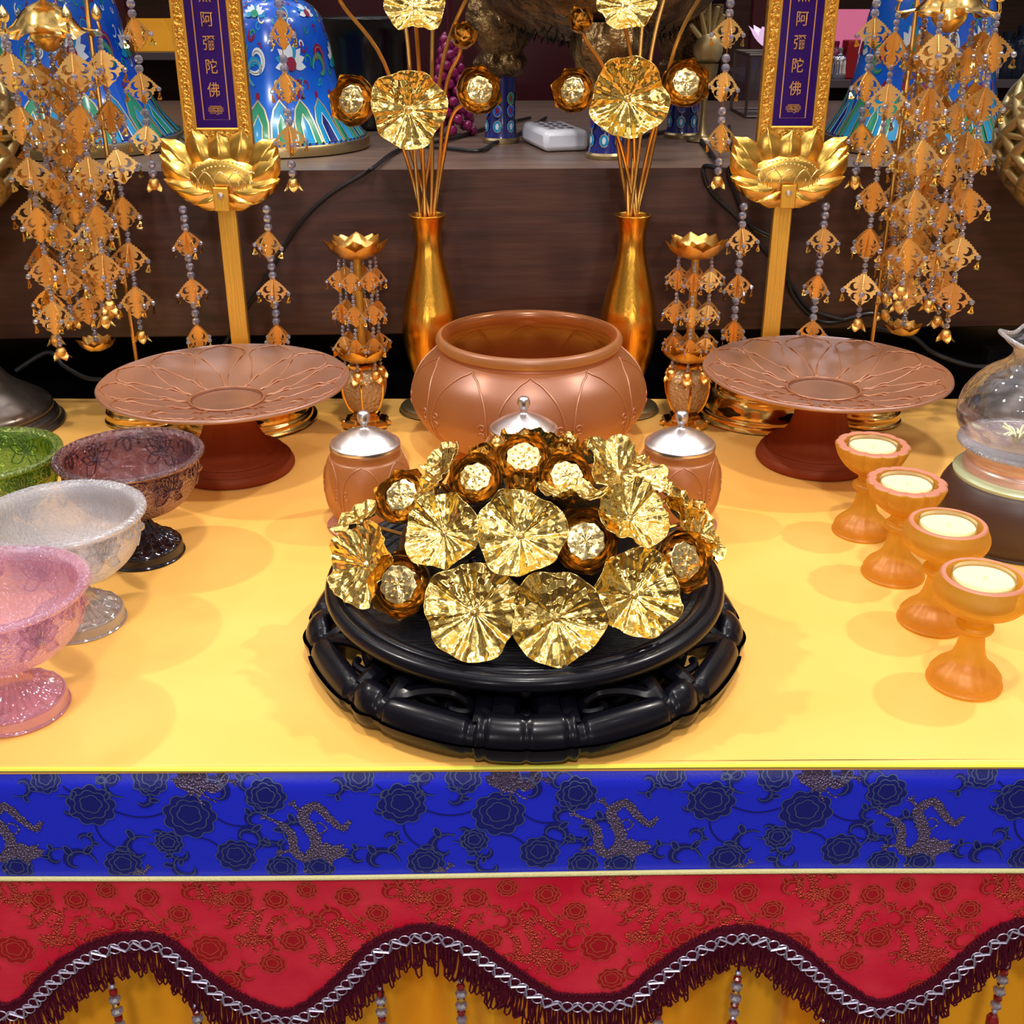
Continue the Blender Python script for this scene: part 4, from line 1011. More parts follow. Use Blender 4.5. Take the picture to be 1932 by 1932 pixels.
# ================================================================== SMALL LOTUS LAMPS
def small_lamp(x, y, label, seed):
    t = thing('lotus_lamp', (x,y,0), label, 'lamp', 'small gold lotus lamps')
    b = MB()
    def hexr(r, z, a):
        k = 1/math.cos(((a+PI/6) % (PI/3))-PI/6)*.93; return (r*k, z)
    b.lathe([(0,.016),(.013,.016),(.0135,.013),(.016,.012),(.0165,.009),(.0225,.007),(.0245,.004),(.0245,.0015),(0,.0015)], gold, 36, rf=hexr)
    for i in range(6):
        a = i*PI/3; b.ball((.0235*math.cos(a), .0235*math.sin(a), .0030), .0030, gold, 8, 5)
    b.build('base', t, sharp=30)
    g = MB(); bp_ = prof([(.0125,.0165),(.0165,.022),(.0205,.033),(.0220,.044),(.0205,.054),(.0145,.0615),(.0110,.0635)],4)
    g.lathe(bp_, hexglass, 36, rf=hexr); g.build('glass_body', t)
    r_ = MB()
    for i in range(6):
        a = i*PI/3+PI/6+.0; r_.tube([((rr_*1.015+.0002)*math.cos(a)*1.075*.93/.93, (rr_*1.015+.0002)*math.sin(a)*1.075, zz_) for rr_, zz_ in bp_], .0013, gold, 5)
    r_.lathe([(.0110,.0630),(.0135,.0635),(.0135,.0665),(.009,.0680)], gold, 36, rf=hexr); r_.build('ribs', t)
    place('lotus_cup', LOTB, t, (0,0,.072), (0,0,.3), .031)
    c = MB(); c.tube([(0,0,.068),(0,0,.176)], .0042, gold_pole, 12); c.build('column', t)
    for i in range(5):
        a = i*2*PI/5+.3; c2 = MB()
    place('top_lotus', LOTB, t, (0,0,.178), (0,0,.1), .031)
    for i in range(6):
        a = i*PI/3+.35; strand(t, .0185*math.cos(a), .0185*math.sin(a), .176, 3, .0335, .0215, .0020, 3, seed+i, fin=True)
small_lamp(-.1535,1.128,'small gold lotus lamp between left plate and left vase',100)
small_lamp(.1815,1.128,'small gold lotus lamp between right vase and right plate',200)

# ================================================================== HANGING BEAD LAMPS
def bead_lamp(x, y, ox, label, seed, up):
    """arched stand at (x,y) with the canopy hanging ox to the side"""
    t = thing('hanging_bead_lamp', (x,y,0), label, 'lamp', 'gold bead lamps on arched stands')
    b = MB(); b.lathe(prof([(0,.022),(.020,.022),(.030,.019),(.035,.016),(.037,.012),(.038,.010),(.0385,.004),(.038,.0004),(0,.0004)],4), gold, 56)
    for rr_, zz_ in ((.030,.0185),(.0355,.0150),(.0377,.0110)): b.tube([(rr_*math.cos(a), rr_*math.sin(a), zz_) for a in [2*PI*i/48 for i in range(48)]], .0012, gold, 5, closed=True)
    b.build('base', t)
    p = MB(); p.tube(smooth([(0,0,.02),(0,0,.2),(0,0,.36),(-ox*.05,0,.46),(ox*.3,-.01,.52),(ox*.85,-.02,.512),(ox,-.025,.468+up)],8), .0022, gold_stem, 8); p.build('pole', t)
    c = Vector((ox,-.025,.372+up))
    def can(u, v):
        a = u*2*PI; r = .009+.024*v**.75+.007*max(0,(v-.7)/.3); k = abs(math.cos(2.5*a))
        r *= 1+.13*k*v**3; z = .014-.028*v**1.5-.004*math.sin(5*a)*v**2*.5
        if v > .85: z += .006*(v-.85)/.15*k
        return (c.x+r*math.cos(a), c.y+r*math.sin(a), c.z+z)
    m = MB(); m.grid(can, 100, 14, gold, cu=True); m.build('canopy', t, sharp=0)
    place('top_lotus', LOTB, t, c+Vector((0,0,.032)), (0,0,.2), .024)
    s_ = MB(); s_.tube([c+Vector((0,0,-.02)), c+Vector((0,0,.096))], .0028, gold_stem, 8); s_.build('hanger', t)
    u = MB(); u.lathe(prof([(.003,.018),(.018,.010),(.012,.002),(.016,-.012),(.006,-.024),(0,-.025)],4), gold_petal, 24, c=tuple(c)); u.build('hub', t)
    for i in range(5):
        bd = MB(); a = i*2*PI/5+.45; e = c+Vector((.045*math.cos(a), .045*math.sin(a), -.008))
        bd.tube(smooth([c+Vector((.030*math.cos(a),.030*math.sin(a),-.006)), e, e+Vector((0,0,.008))],4), .0013, gold, 6)
        bd.lathe(prof([(0,.0),(.0035,.002),(.0048,.006),(.0035,.010),(0,.015)],3), gold_pod, 12, c=tuple(e+Vector((0,0,.008))))
        bd.build('bud', t)
        strand(t, e.x, e.y, e.z, [6,5,6,6,5][i] if up < .025 else [6,6,6,5,6][i], .0445, .033, .0029, 3, seed+i)
    for i in range(4):
        a = i*PI/2+.9
        strand(t, c.x+.022*math.cos(a), c.y+.022*math.sin(a), c.z-.014, 5, .0460, .033, .0029, 4, seed+10+i)
    strand(t, c.x, c.y, c.z-.026, 5, .050, .033, .003, 4, seed+50, lotus=True)
bead_lamp(-.3930,1.150,-.030,'gold bead lamp on arched stand at left, before the flared blue bell',300,.018)
bead_lamp(.3740,1.150,.022,'gold bead lamp on arched stand at right, before the right blue bell',400,.034)

# ================================================================== LATTICE GLOBE LAMPS
def globe_lamp(x, y, label):
    t = thing('lattice_lamp', (x,y,0), label, 'lamp', 'dark pewter lamps with lattice globes')
    b = MB(); b.lathe(prof([(0,.0004),(.080,.0004),(.082,.006),(.080,.011),(.0755,.013),(.0765,.018),(.073,.024),(.060,.033),(.042,.046),(.028,.066),(.018,.092),(.012,.120),(.010,.145)],5), pewter, 80); b.build('base', t, sharp=0)
    k = MB(); k.lathe(prof([(.010,.145),(.017,.150),(.030,.158),(.0315,.165),(.026,.171),(.0315,.176),(.030,.182),(.017,.188),(.012,.196),(.014,.200),(.030,.206),(.045,.215)],4), pewter, 56); k.build('knob', t)
    g = MB(); c = (0,0,.292); RX, RZ = .094, .084
    def el(th, ph, k_=1.0): return (RX*k_*math.cos(ph)*math.cos(th), RX*k_*math.cos(ph)*math.sin(th), c[2]+RZ*k_*math.sin(ph))
    g.grid(lambda u, v: el(u*2*PI, lerp(-1.25,1.25,v), .965), 48, 24, gold_dark, cu=True)
    g.build('inner_shell', t)
    w = MB(); n_ = 14
    for s_ in (-1, 1):
        for i in range(n_):
            w.tube([el(i*2*PI/n_+s_*v*1.5, lerp(-1.25,1.25,(v+1)/2), .985) for v in [lerp(-1,1,j/36) for j in range(37)]], .0055, gold_pale, 6)
    for j in range(-4, 5): w.tube([el(2*PI*i/72, j*.29) for i in range(72)], .0030, gold_pale, 5, closed=True)
    w.build('lattice', t, sharp=0)
    tp = MB(); tp.lathe(prof([(.032,.370),(.034,.374),(.022,.382),(.010,.390),(0,.394)],4), pewter, 40); tp.build('cap', t)
globe_lamp(-.560,1.125,'pewter based lattice globe lamp cut by the left edge')
globe_lamp(.562,1.135,'pewter based lattice globe lamp cut by the right edge')

# ================================================================== OIL LAMP (right)
t = thing('glass_oil_lamp', (.421,.862,0), 'clear glass chimney lamp on round brown base cut by right edge', 'lamp')
b = MB(); b.lathe(prof([(0,.0004),(.052,.0004),(.056,.003),(.0630,.014),(.0655,.028),(.0640,.042),(.0590,.052),(.0560,.055)],5), brown, 80); b.build('base', t, sharp=0)
g = MB(); g.lathe([(.0560,.055),(.0565,.0575),(.0540,.0600),(.0500,.0605)], pmat('pale_green_ring', (.55,.62,.38), .3, .3), 80); g.build('ring', t)
m = MB(); m.lathe(prof([(.0500,.0605),(.0490,.066),(.0475,.068),(.0480,.073),(.0535,.079),(.0555,.081)],3), pmat('copper_collar', (.75,.50,.40), .4, .3), 80); m.build('collar', t)
f = MB(); f.lathe(prof([(.0570,.082),(.0560,.0845),(.050,.084),(.035,.081),(.030,.0795),(0,.079)],3), g_white, 64); f.lathe([(.0555,.081),(.0570,.082)], silver, 64); f.build('dish', t)
gl = MB(); gl.lathe(prof([(.052,.086),(.0585,.096),(.0610,.108),(.0575,.124),(.0460,.139),(.0330,.148),(.0270,.155),(.0275,.161),(.0330,.166),(.0360,.171)],5), g_clear, 72, rf=lambda r, z, a: (r*(1+.10*math.sin(4*a+2.2)*max(0,(z-.158)/.013)), z+.003*math.sin(4*a+2.2)*max(0,(z-.158)/.013)))
gl.tube([(.036*(1+.10*math.sin(4*a+2.2))*math.cos(a), .036*(1+.10*math.sin(4*a+2.2))*math.sin(a), .171+.003*math.sin(4*a+2.2)) for a in [2*PI*i/72 for i in range(72)]], .0016, g_white, 6, closed=True)
gl.build('chimney', t, sharp=0)
fw = MB()
for i in range(14):
    a = i*2.4; fw.tube(smooth([(-.012,0,.082),(-.012+.006*math.cos(a),.006*math.sin(a),.092),(-.012+.013*math.cos(a),.013*math.sin(a),.094+.004*math.sin(i))],3), .0011, stamen, 5)
fw.build('flower_insert', t)

# ================================================================== CLOISONNE BELLS ON THE LEDGE
def bell(x, y, label, k=1.0, flare=0, seed=1, hgt=1.0):
    t = thing('cloisonne_bell', (x,y,LZ), label, 'bell', 'blue cloisonne bells on the ledge')
    pf = prof([(.108+flare,.012),(.099+flare*.8,.022),(.086+flare*.6,.045),(.078+flare*.3,.070),(.073,.095),(.069,.120),(.062,.142),(.050,.156),(.034,.163),(.020,.165)],6)
    pf = [(r*k, z*k*hgt) for r, z in pf]
    mb = MB(); mb.lathe(pf, cloi_blue, 96); mp0 = surf(pf)
    R_ = .08*k; mp = lambda u, v, h: mp0(u/R_, v, h)
    HH = .165*k
    def mpv(u, v, h): return mp0(u/R_, v/HH, h)
    r_ = random.Random(seed)
    # lappet band at the foot
    n_ = 22
    for i in range(n_):
        u0 = i*2*PI*R_/n_; w = 2*PI*R_/n_
        col = (cloi_turq, cloi_green, cloi_turq, cloi_navy)[i % 4]
        ar = [(u0+w*.04,.004),(u0+w*.06,.030),(u0+w*.2,.040),(u0+w*.5,.047),(u0+w*.8,.040),(u0+w*.94,.030),(u0+w*.96,.004)]
        m_poly(mb, ar, mpv, .0004, cloi_turq if i % 2 else cloi_green); m_stroke(mb, ar, .0016, mpv, .0009, cloi_wire)
        inn = [(u0+w*.3,.006),(u0+w*.32,.028),(u0+w*.5,.036),(u0+w*.68,.028),(u0+w*.7,.006)]
        m_poly(mb, inn, mpv, .0008, col if i % 2 else cloi_turq); m_stroke(mb, inn, .0010, mpv, .0012, cloi_white if i % 2 else cloi_wire)
        m_poly(mb, [(u0+w*(.5+.1*math.cos(a)), .050+.0035*math.sin(a)) for a in [j for j in range(6)]], mpv, .0006, cloi_red)
    # lotus blossoms and scrolls
    for ring_, (vv, n2, s_) in enumerate(((.074,6,.022),(.115,6,.018),(.147,6,.011))):
        for i in range(n2):
            u = (i+.5*ring_)*2*PI*R_/n2
            for j in range(9):
                a = -PI*.05+PI*1.1*j/8; pt = [(u+s_*(.9*q*math.cos(a))+s_*.17*w*math.sin(PI*q)*math.sin(a), vv+s_*.8*q*math.sin(a)-s_*.17*w*math.sin(PI*q)*math.cos(a)) for w, q in [(1,j2/5) for j2 in range(6)]+[(-1,1-j2/5) for j2 in range(1,6)]]
                m_poly(mb, pt, mpv, .0006+.00008*j, cloi_white if (j+i) % 4 else cloi_turq)
            m_poly(mb, [(u+s_*.3*math.cos(a), vv+s_*.25*math.sin(a)) for a in [j*.7 for j in range(9)]], mpv, .0015, cloi_red if i % 2 else cloi_green)
            for f_ in (-1, 1):
                cx = u+f_*R_*2*PI/n2*.5; 
                q = [(cx+s_*.55*(1-tt*.7)*math.cos(tt*5+i)*f_, vv+s_*.2*f_+s_*.55*(1-tt*.7)*math.sin(tt*5+i)) for tt in [j/18 for j in range(19)]]
                m_stroke(mb, q, lambda tt: s_*.10+s_*.14*math.sin(PI*tt), mpv, .0007, (cloi_green, cloi_white, cloi_turq, cloi_red)[(i*2+(f_ > 0)+ring_) % 4]); m_stroke(mb, q, .0007, mpv, .0010, cloi_wire)
    for i in range(190):
        u = r_.uniform(0,2*PI*R_); v = r_.uniform(.056,.155); s_ = r_.uniform(.0028,.0065); a0 = r_.uniform(0,6); c_ = r_.choice((cloi_green,cloi_white,cloi_red,cloi_turq,cloi_wire))
        q = [(u+s_*(1-tt*.6)*math.cos(a0+tt*4.5), v+s_*(1-tt*.6)*math.sin(a0+tt*4.5)) for tt in [j/10 for j in range(11)]]
        m_stroke(mb, q, .0015, mpv, .0005, c_)
    mb.build('body', t, sharp=0)
    rm = MB(); rr_ = (.108+flare)*k
    rm.lathe([(rr_-.002,.013*k*hgt),(rr_+.002,.0125*k*hgt),(rr_+.0035,.010*k),(rr_+.0035,.0015),(rr_+.0015,.0004),(0,.0004)], brass_dull, 96)
    for i in range(80): a = i*2*PI/80; rm.ball((rr_*math.cos(a)*.996, rr_*math.sin(a)*.996, .0145*k*hgt), .0014, pewter, 5, 4)
    rm.build('rim', t)
    tp = MB(); tp.lathe(prof([(.022*k,.163*k*hgt),(.026*k,.168*k*hgt),(.016*k,.174*k*hgt),(.010*k,.19*k*hgt),(.016*k,.205*k*hgt),(.010*k,.22*k*hgt),(0,.225*k*hgt)],4), brass_dull, 40); tp.build('knob', t)
bell(-.2815,1.418,'domed blue cloisonne bell between tablet and left vase flowers',1.0,0,1)
bell(-.525,1.420,'wide flared blue cloisonne bell at the far left of the ledge',1.06,.012,2,1.12)
bell(.4800,1.420,'tall blue cloisonne bell behind the right bead lamp',1.02,-.004,3,1.15)

# ================================================================== TRIPOD CENSER ON THE LEDGE
cx, cy = .098, 1.405
t = thing('tripod_censer', (cx,cy,LZ), 'antique gold tripod censer with blue enamel legs on the ledge', 'censer')
b = MB(); b.lathe(prof([(0,.118),(.040,.118),(.080,.128),(.118,.150),(.135,.178),(.138,.21),(.128,.24),(.11,.26)],4), statue_gold, 64, rf=lambda r, z, a: (r*(1+.02*math.sin(12*a)), z)); b.build('bowl', t)
fz = MB()
for i in range(500):   # shaggy dark underside
    a = rr.uniform(0,6.28); r_ = rr.uniform(.02,.10); p0 = Vector((r_*math.cos(a), r_*math.sin(a), .122+(r_/.1)**2*.016)); fz.tube([p0, p0+Vector((rr.uniform(-.008,.008), rr.uniform(-.008,.008), -rr.uniform(.004,.014)))], .0007, black_void, 3)
fz.build('fringe', t)['kind'] = 'stuff'
for (px_, py_, hb) in ((945,272,.078),(1146,302,.055),(1290,262,.070)):
    q = onz(px_, py_, LZ); lx, ly = q.x-cx, q.y+.020-cy
    lg = MB(); lg.lathe(prof([(.0205,.006),(.0195,.010),(.0180,.02),(.0175,.04),(.0185,hb)],3), cloi_navy, 32, c=(lx,ly,0))
    mq = lambda u, v, h: Vector((lx+(.0192+h)*math.cos(u/.019), ly+(.0192+h)*math.sin(u/.019), v))
    for i in range(7):
        u = i*2*PI*.019/7
        for (v, cc) in ((.020, cloi_turq), (.038, cloi_blue), (.052, cloi_green)):
            if v < hb-.006:
                m_poly(lg, [(u+.005*math.cos(a), v+.007*math.sin(a)) for a in [j*.7 for j in range(9)]], mq, .0002, cc); m_stroke(lg, [(u+.005*math.cos(a), v+.007*math.sin(a)) for a in [j*.7 for j in range(9)]], .0008, mq, .0006, cloi_wire)
                m_poly(lg, [(u+.0022*math.cos(a), v+.004*math.sin(a)) for a in [j for j in range(6)]], mq, .0008, cloi_red if v > .03 else cloi_white)
    lgo = lg.build('leg', t)
    f = MB(); f.lathe([(0,.0004),(.0225,.0004),(.0228,.004),(.0205,.0065),(.0,.0065)], brass_dull, 32, c=(lx,ly,0)); f.build('foot_band', lgo)
    u = MB(); u.lathe(prof([(.020,hb-.002),(.027,hb+.004),(.030,hb+.014),(.026,hb+.024),(.033,hb+.038),(.040,hb+.060),(.036,hb+.085)],4), statue_gold, 40, c=(lx,ly,0), rf=lambda r, z, a: (r*(1+.10*math.sin(5*a+z*60)+.05*math.sin(11*a-z*90)), z))
    if py_ == 302:   # beast mask
        for s_ in (-1,1):
            u.ball((lx+s_*.011, ly-.030, hb+.022), .0085, gold, 12, 8); u.ball((lx+s_*.011, ly-.037, hb+.022), .0035, black_void, 8, 6)
            u.tube(smooth([(lx+s_*.006,ly-.034,hb+.012),(lx+s_*.018,ly-.032,hb+.008),(lx+s_*.022,ly-.028,hb+.018)],4), .003, gold, 6)
        u.ball((lx, ly-.036, hb+.010), .0075, gold, 12, 8)
    u.build('leg_mask', lgo)

# ================================================================== OTHER THINGS ON THE LEDGE
p = onz(1075, 288, LZ)
ps = MB()
ps.box((-.032,-.006,.0004), (.022,.10,.024), whitepl)
o = ps.build('power_strip', loc=(p.x,p.y+.012,LZ), bevel=.006); tag(o, 'white plastic power strip lying on the ledge beside the censer leg', 'power strip')
so = MB()
for j in range(4):
    for i_ in range(3): so.box((-.020+i_*.011,.012+j*.022,.0242), (-.014+i_*.011,.020+j*.022,.0248), shelfgrey)
so.build('sockets', o); o.rotation_euler = (0,0,.25)
pb = MB(); pb.lathe(prof([(0,.0004),(.040,.0004),(.045,.02),(.052,.07),(.056,.115),(.066,.132),(.070,.136),(.066,.138),(.054,.128),(.048,.08),(0,.02)],4), black_void, 56)
o = pb.build('black_pot', loc=(-.192,1.62,LZ)); tag(o, 'shiny black flared pot standing on the ledge right of the domed bell', 'pot')
gc = thing('magenta_bead_bunch', (-.078,1.53,LZ), 'bunch of magenta glass beads standing on the ledge behind the left vase', 'beads')
m = MB()
for i in range(70):
    z = .006+.0016*i; r_ = .024*(1-(i/80))+.003; a = i*2.4; m.ball((r_*math.cos(a), r_*math.sin(a), z), .0068, magenta, 8, 6)
m.build('beads', gc); m = MB(); m.tube([(0,0,.001),(0,0,.19)], .004, maroon, 8); m.build('stem', gc)
# cables
def cable(pts, r, label):
    m = MB(); m.tube(smooth(pts, 8), r, rubber, 8); o = m.build('power_cable'); tag(o, label, 'cable', 'black cables behind the altar')
LF = lambda px, py: (lambda q: Vector((q.x, ledgeY(q.x)-.005, q.z)))(ony(px, py, 1.233))
CN = lambda px, py: (lambda q: Vector((q.x, ledgeY(q.x)-.004, LZ+.004)))(onz(px, py, LZ))
LT = lambda px, py: (lambda q: Vector((q.x, q.y, LZ+.003)))(onz(px, py, LZ+.003))
cable([LF(425,650), LF(470,575), LF(500,530), LF(560,430), LF(620,368), LF(690,325), CN(722,303), LT(757,281), LT(850,262), LT(930,238), LT(1000,222)], .0022, 'black cable climbing the ledge front left of the left vase')
cable([LT(772,272), LT(840,279), LT(905,284), LT(930,270), LT(960,262), LT(1000,240), LT(1030,222)], .0022, 'black cable lying along the ledge top between the two vases')
cable([LT(1190,262), LT(1245,250), LT(1300,244), CN(1324,290), LF(1330,318), LF(1345,365), LF(1400,420), LF(1450,480), LF(1500,545), LF(1535,590), LF(1600,612)], .0024, 'black cable dropping down the ledge front behind the right tablet')
cable([LT(1376,238), LT(1379,270), CN(1379,298), LF(1378,322), LF(1392,370), LF(1420,430), LF(1480,470), LF(1500,560), LF(1560,615), LF(1650,600), LF(1700,612)], .0024, 'second black cable dropping beside the first behind the right tablet')
cable([ony(1650,620,1.225), ony(1720,635,1.215), ony(1760,665,1.205), ony(1830,690,1.195), ony(1880,692,1.195), ony(1990,700,1.2)], .0026, 'black cable curling behind the right amber plate to the right edge')
cable([ony(30,700,1.2), ony(90,665,1.21), ony(120,690,1.205), ony(160,712,1.2), ony(200,718,1.2), ony(260,735,1.205)], .0026, 'black cable behind the left bead lamp base')
# black adaptor brick and board on the left below the ledge
m = MB(); m.box((-.016,-.006,0),(.016,.012,.052), black_void); q = ony(1878,745,1.225)
o = m.build('power_adapter', loc=(q.x,1.232,.0)); o.location.z = .0; tag(o, 'black power adapter standing below the ledge by the right edge', 'adapter')

# ================================================================== SHOP SHELVES BEYOND
def shelfunit(x0, x1, y, zs, label, posts):
    t = thing('display_shelf', ((x0+x1)/2, y, -.75), label, 'shelf'); ox, oz = (x0+x1)/2, -.75
    for z in zs:
        m = MB(); m.box((x0-ox,-.02,z-.012-oz),(x1-ox,.34,z-oz), shelfgrey); m.build('board', t)
    for px_ in posts:
        m = MB(); m.box((px_-.014-ox,-.026,0.0),(px_+.014-ox,.0,1.75), maroon); m.build('post', t)
    m = MB(); m.box((x0-ox,.34,0),(x1-ox,.36,1.75), wood); m.build('back_board', t)
    return t
SL = 2.16
zl = ony(260,98,SL).z
shelfunit(-1.25,-.50,SL,[.02,zl,.66],'dark red framed shelf behind the left bell holding orange boxes',[ony(233,50,SL).x, -.50, -1.2])
def prism(name, pts, ylo, yhi, mat, label, cat, group=None, loc=(0,0,0)):
    m = MB(); n_ = len(pts); m.add([(a, ylo, b) for a, b in pts]+[(a, yhi, b) for a, b in pts], [tuple(range(n_))[::-1], tuple(range(n_, 2*n_))]+[(i, (i+1) % n_, n_+(i+1) % n_, n_+i) for i in range(n_)][::1], mat)
    o = m.build(name, loc=loc, bevel=.001); tag(o, label, cat, group); return o
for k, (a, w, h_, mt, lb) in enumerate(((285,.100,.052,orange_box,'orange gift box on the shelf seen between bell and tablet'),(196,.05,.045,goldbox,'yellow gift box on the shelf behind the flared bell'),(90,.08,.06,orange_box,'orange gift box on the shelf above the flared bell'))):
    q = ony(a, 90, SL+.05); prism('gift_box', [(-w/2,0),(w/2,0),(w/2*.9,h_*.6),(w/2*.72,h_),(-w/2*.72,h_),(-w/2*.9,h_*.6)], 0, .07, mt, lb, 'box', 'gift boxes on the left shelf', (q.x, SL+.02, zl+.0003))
# right hand counter with wares
SR = 2.12
shelfunit(.42,1.35,SR,[.05, ony(1700,150,SR).z, .64],'dark red shelf on the right behind the tall bell with small wares',[.42, .74, 1.33])
zr_ = ony(1700,150,SR).z
q = ony(1610,22,SR+.1)
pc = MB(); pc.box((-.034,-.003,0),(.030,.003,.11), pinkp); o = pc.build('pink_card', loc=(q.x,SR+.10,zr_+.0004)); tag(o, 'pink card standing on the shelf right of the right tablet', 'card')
rbx = MB(); rbx.box((-.022,-.02,0),(.022,.02,.062), redp); o = rbx.build('red_box', loc=(ony(1628,80,SR).x,SR+.03,zr_+.0004), bevel=.002); tag(o, 'small red box in front of the pink card', 'box')
def jarlet(px, w, h_, mt, label, y=SR+.03, z=None, name='glass_jar', cat='jar', g='wares on the right shelf'):
    m = MB(); m.lathe(prof([(0,.0),(w,.0),(w*1.05,h_*.3),(w*.95,h_*.7),(w*.5,h_*.82),(w*.55,h_),(0,h_)],3), mt, 24); o = m.build(name, loc=(ony(px,100,y).x, y, (zr_ if z is None else z)+.0004)); tag(o, label, cat, g)
jarlet(1585,.020,.05,chrome,'chrome jar on the shelf beside the right tablet edge')
jarlet(1602,.016,.032,dkglass,'dark squat jar beside the chrome jar')
jarlet(1898,.018,.075,dkglass,'dark bottle on the shelf right of the tall bell')
jarlet(1925,.020,.085,dkglass,'dark blue bottle at the right edge of the shelf')
jarlet(1945,.018,.06,chrome,'chrome jar at the right edge behind the lattice globe')
jarlet(1882,.014,.05,chrome,'small chrome jar close beside the tall bell')
jarlet(1858,.014,.055,dkglass,'small dark jar tucked behind the tall bell')
jarlet(1575,0.012,0.06,magenta,'slim magenta bottle beside the right tablet edge')
jarlet(1640,0.016,0.04,goldbox,'small yellow jar in front of the red box')
jarlet(1912,0.012,0.045,orange_box,'small orange jar between the dark bottles')
# glass display case and glowing lotus
CX0 = ony(1400,200,1.72).x
gcse = thing('display_case', (CX0+.06,1.80,LZ), 'small dark framed glass display case right of the censer on the ledge', 'case')
m = MB()
for (a, b) in ((-.05,-.06),(.05,-.06),(-.05,.06),(.05,.06)): m.tube([(a,b,.0),(a,b,.085)], .0022, pewter, 4)
for z in (.002,.085): m.tube([(-.05,-.06,z),(.05,-.06,z),(.05,.06,z),(-.05,.06,z)], .0022, pewter, 4, closed=True)
m.build('frame', gcse); m = MB(); m.box((-.05,-.06,.001),(.05,.06,.0845), g_clear); m.build('glass', gcse)
gx = gcse.location
gl_ = thing('glowing_lotus', (gx.x+.0, gx.y-.01, LZ+.0875), 'glowing yellow and pink lotus light on top of the display case', 'light')
m = MB(); m.ball((0,0,.018), .018, glow, 16, 10); m.build('bulb', gl_)
m = MB()
for i in range(8): petal(m, glowp, i*PI/4, .01, .045, .03, .5, .004, curl=.5)
m.build('petals', gl_)
hd = thing('brass_hand_ornament', (ony(1345,150,1.42).x, 1.47, LZ), 'pale brass hand shaped ornament on a stem behind the right vase', 'ornament')
m = MB(); m.lathe(prof([(0,.0004),(.018,.0004),(.016,.006),(.005,.012),(.004,.06),(.012,.075),(.014,.09)],4), brass_dull, 24); m.build('stem', hd)
m = MB(); m.ball((0,0,.105), .018, gold_pale, 16, 10, (1,.5,1.1))
for i, (a, ln) in enumerate(((-.75,.020),(-.3,.030),(-.05,.034),(.18,.031),(.42,.025))):
    d_ = Vector((math.sin(a),0,math.cos(a))); m.tube([Vector((0,0,.108))+d_*.010, Vector((0,0,.108))+d_*(.014+ln*.5), Vector((0,-.004,.108))+d_*(.014+ln)], [.004,.0035,.0024], gold_pale, 8)
m.build('hand', hd)
# cabinet far behind the middle
m = MB(); m.box((-.42,2.45,-.75),(.38,2.75,1.1), maroon); o = m.build('tall_cabinet', bevel=.004); tag(o, 'dark maroon cabinet far behind the vases and censer', 'cabinet')
for k, a in enumerate((760, 835, 1000, 1330)):
    pass

# ================================================================== LIGHT
w = bpy.data.worlds.new('world'); bpy.context.scene.world = w; w.use_nodes = True; nt = w.node_tree; nt.nodes.clear()
out = nt.nodes.new('ShaderNodeOutputWorld'); bg = nt.nodes.new('ShaderNodeBackground'); L(nt, bg.outputs[0], out.inputs[0])
tc = nt.nodes.new('ShaderNodeTexCoord'); sp = nt.nodes.new('ShaderNodeSeparateXYZ'); L(nt, tc.outputs['Generated'], sp.inputs[0])
r = nt.nodes.new('ShaderNodeValToRGB'); e = r.color_ramp.elements
e[0].position = .30; e[0].color = (.05,.025,.015,1); e[1].position = 1; e[1].color = (.55,.52,.55,1)
for ps_, c_ in ((.48,(.10,.06,.05,1)),(.56,(.42,.33,.26,1)),(.68,(.16,.13,.12,1)),(.85,(.60,.55,.55,1))):
    x_ = e.new(ps_); x_.color = c_
mr = nt.nodes.new('ShaderNodeMapRange'); mr.inputs['From Min'].default_value = -1; L(nt, sp.outputs[2], mr.inputs[0]); L(nt, mr.outputs[0], r.inputs[0])
ns = nt.nodes.new('ShaderNodeTexNoise'); ns.inputs['Scale'].default_value = 3.5; ns.inputs['Detail'].default_value = 2; L(nt, tc.outputs['Generated'], ns.inputs['Vector'])
mr2 = nt.nodes.new('ShaderNodeMapRange'); mr2.inputs['From Min'].default_value = .40; mr2.inputs['From Max'].default_value = .62; mr2.inputs['To Min'].default_value = .35; mr2.inputs['To Max'].default_value = 1.7; L(nt, ns.outputs['Fac'], mr2.inputs[0])
vm = nt.nodes.new('ShaderNodeVectorMath'); vm.operation = 'SCALE'; L(nt, r.outputs[0], vm.inputs[0]); L(nt, mr2.outputs[0], vm.inputs['Scale']); L(nt, vm.outputs[0], bg.inputs[0]); bg.inputs[1].default_value = .9
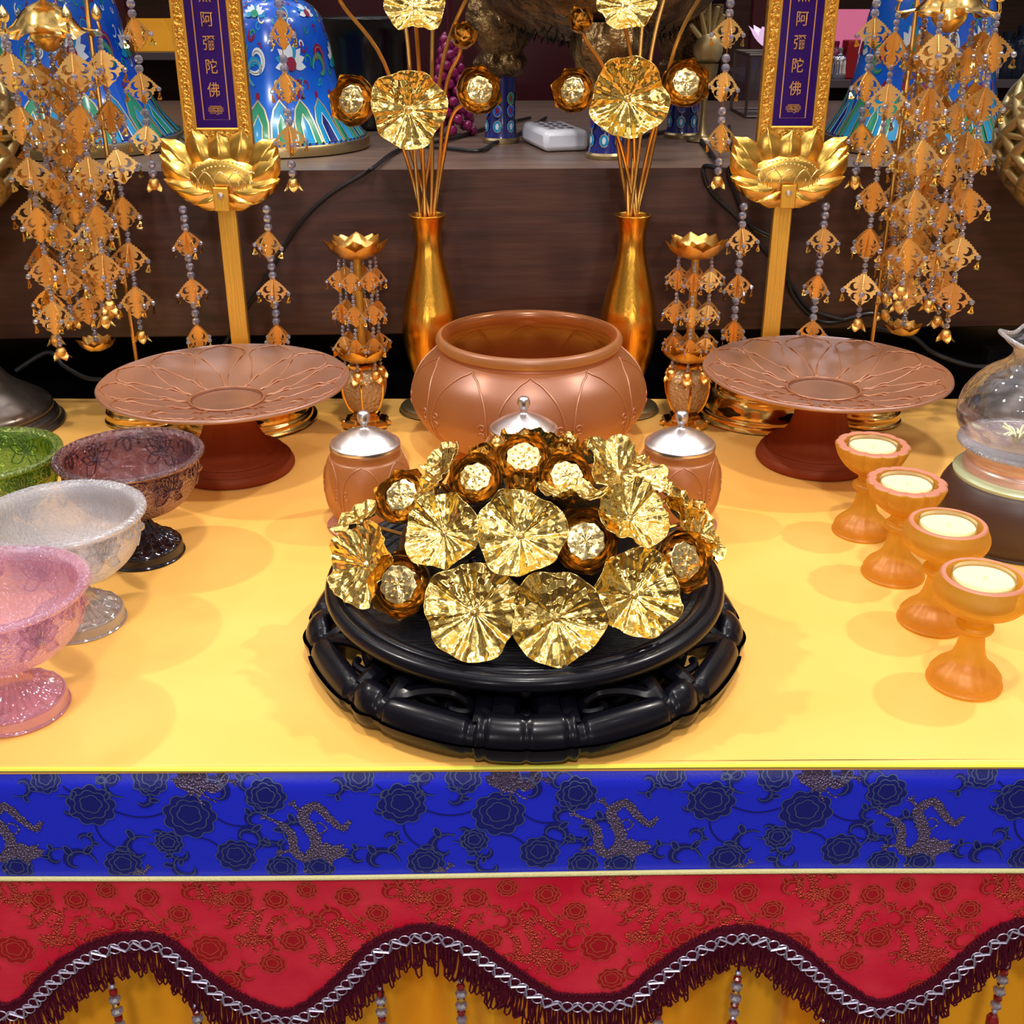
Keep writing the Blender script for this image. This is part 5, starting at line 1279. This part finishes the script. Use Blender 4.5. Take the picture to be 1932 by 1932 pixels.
def lamp(x, y, z, pw, rad, col=(1,.95,.88), tgt=None, cone=None, blend=.6):
    l = bpy.data.lights.new('ceiling_spot_or_fill', 'SPOT' if cone else 'POINT'); l.energy = pw; l.shadow_soft_size = rad; l.color = col
    o = bpy.data.objects.new('ceiling_spot_or_fill', l); C.objects.link(o); o.location = (x,y,z)
    if cone:
        l.spot_size = math.radians(cone); l.spot_blend = blend
        o.rotation_euler = (Vector(tgt)-Vector((x,y,z))).to_track_quat('-Z','Y').to_euler()
lamp(-1.05,.95,1.55,52,.03,(1,.93,.84),(-.1,.75,0),60)
lamp(1.00,1.05,1.55,52,.03,(1,.93,.84),(.15,.75,0),60)
lamp(0.05,.25,1.7,52,.05,(1,.95,.88),(0,.75,0),62)
lamp(0.0,-.5,1.2,36,.06,(1,.97,.95),(0,.55,.0),60)  # added front fill that brightens the brocade, not a ceiling spot
for (x, y) in ((-1.3,-.2),(-.45,-.5),(.5,-.55),(1.3,-.2),(-.6,.5),(.65,.5),(-.2,1.3),(.35,1.35),(-1.1,1.9),(1.1,1.9),(0,2.0)):
    lamp(x, y, 1.75, 3.2, .03, (1,.96,.92))
lamp(-.45,-.75,.25,6,.08,(1,.96,.95),(-.1,.55,-.2),60); lamp(.45,-.75,.25,6,.08,(1,.96,.95),(.1,.55,-.2),60)  # added low fills brightening the skirt from the front, no such lamps stand there
lamp(-.35,1.75,1.5,10,.05,(.95,.96,1),(-.4,1.4,.3),70); lamp(.5,1.75,1.5,10,.05,(.95,.96,1),(.45,1.4,.3),70)
# ================================================================== CAMERA
cam = bpy.data.cameras.new('camera'); co = bpy.data.objects.new('camera', cam); C.objects.link(co)
co.location = (0,0,H); co.rotation_euler = (PI/2-PITCH,0,0); cam.sensor_width = 36; cam.lens = 36*F/1932; cam.clip_start = .01
sc = bpy.context.scene; sc.camera = co
sc.view_settings.view_transform = 'Standard'; sc.view_settings.look = 'None'; sc.view_settings.exposure = 0.0
sc.cycles.max_bounces = 8; sc.cycles.transparent_max_bounces = 24; sc.cycles.caustics_reflective = False; sc.cycles.caustics_refractive = False
sc.cycles.sample_clamp_indirect = 4; sc.cycles.use_denoising = True
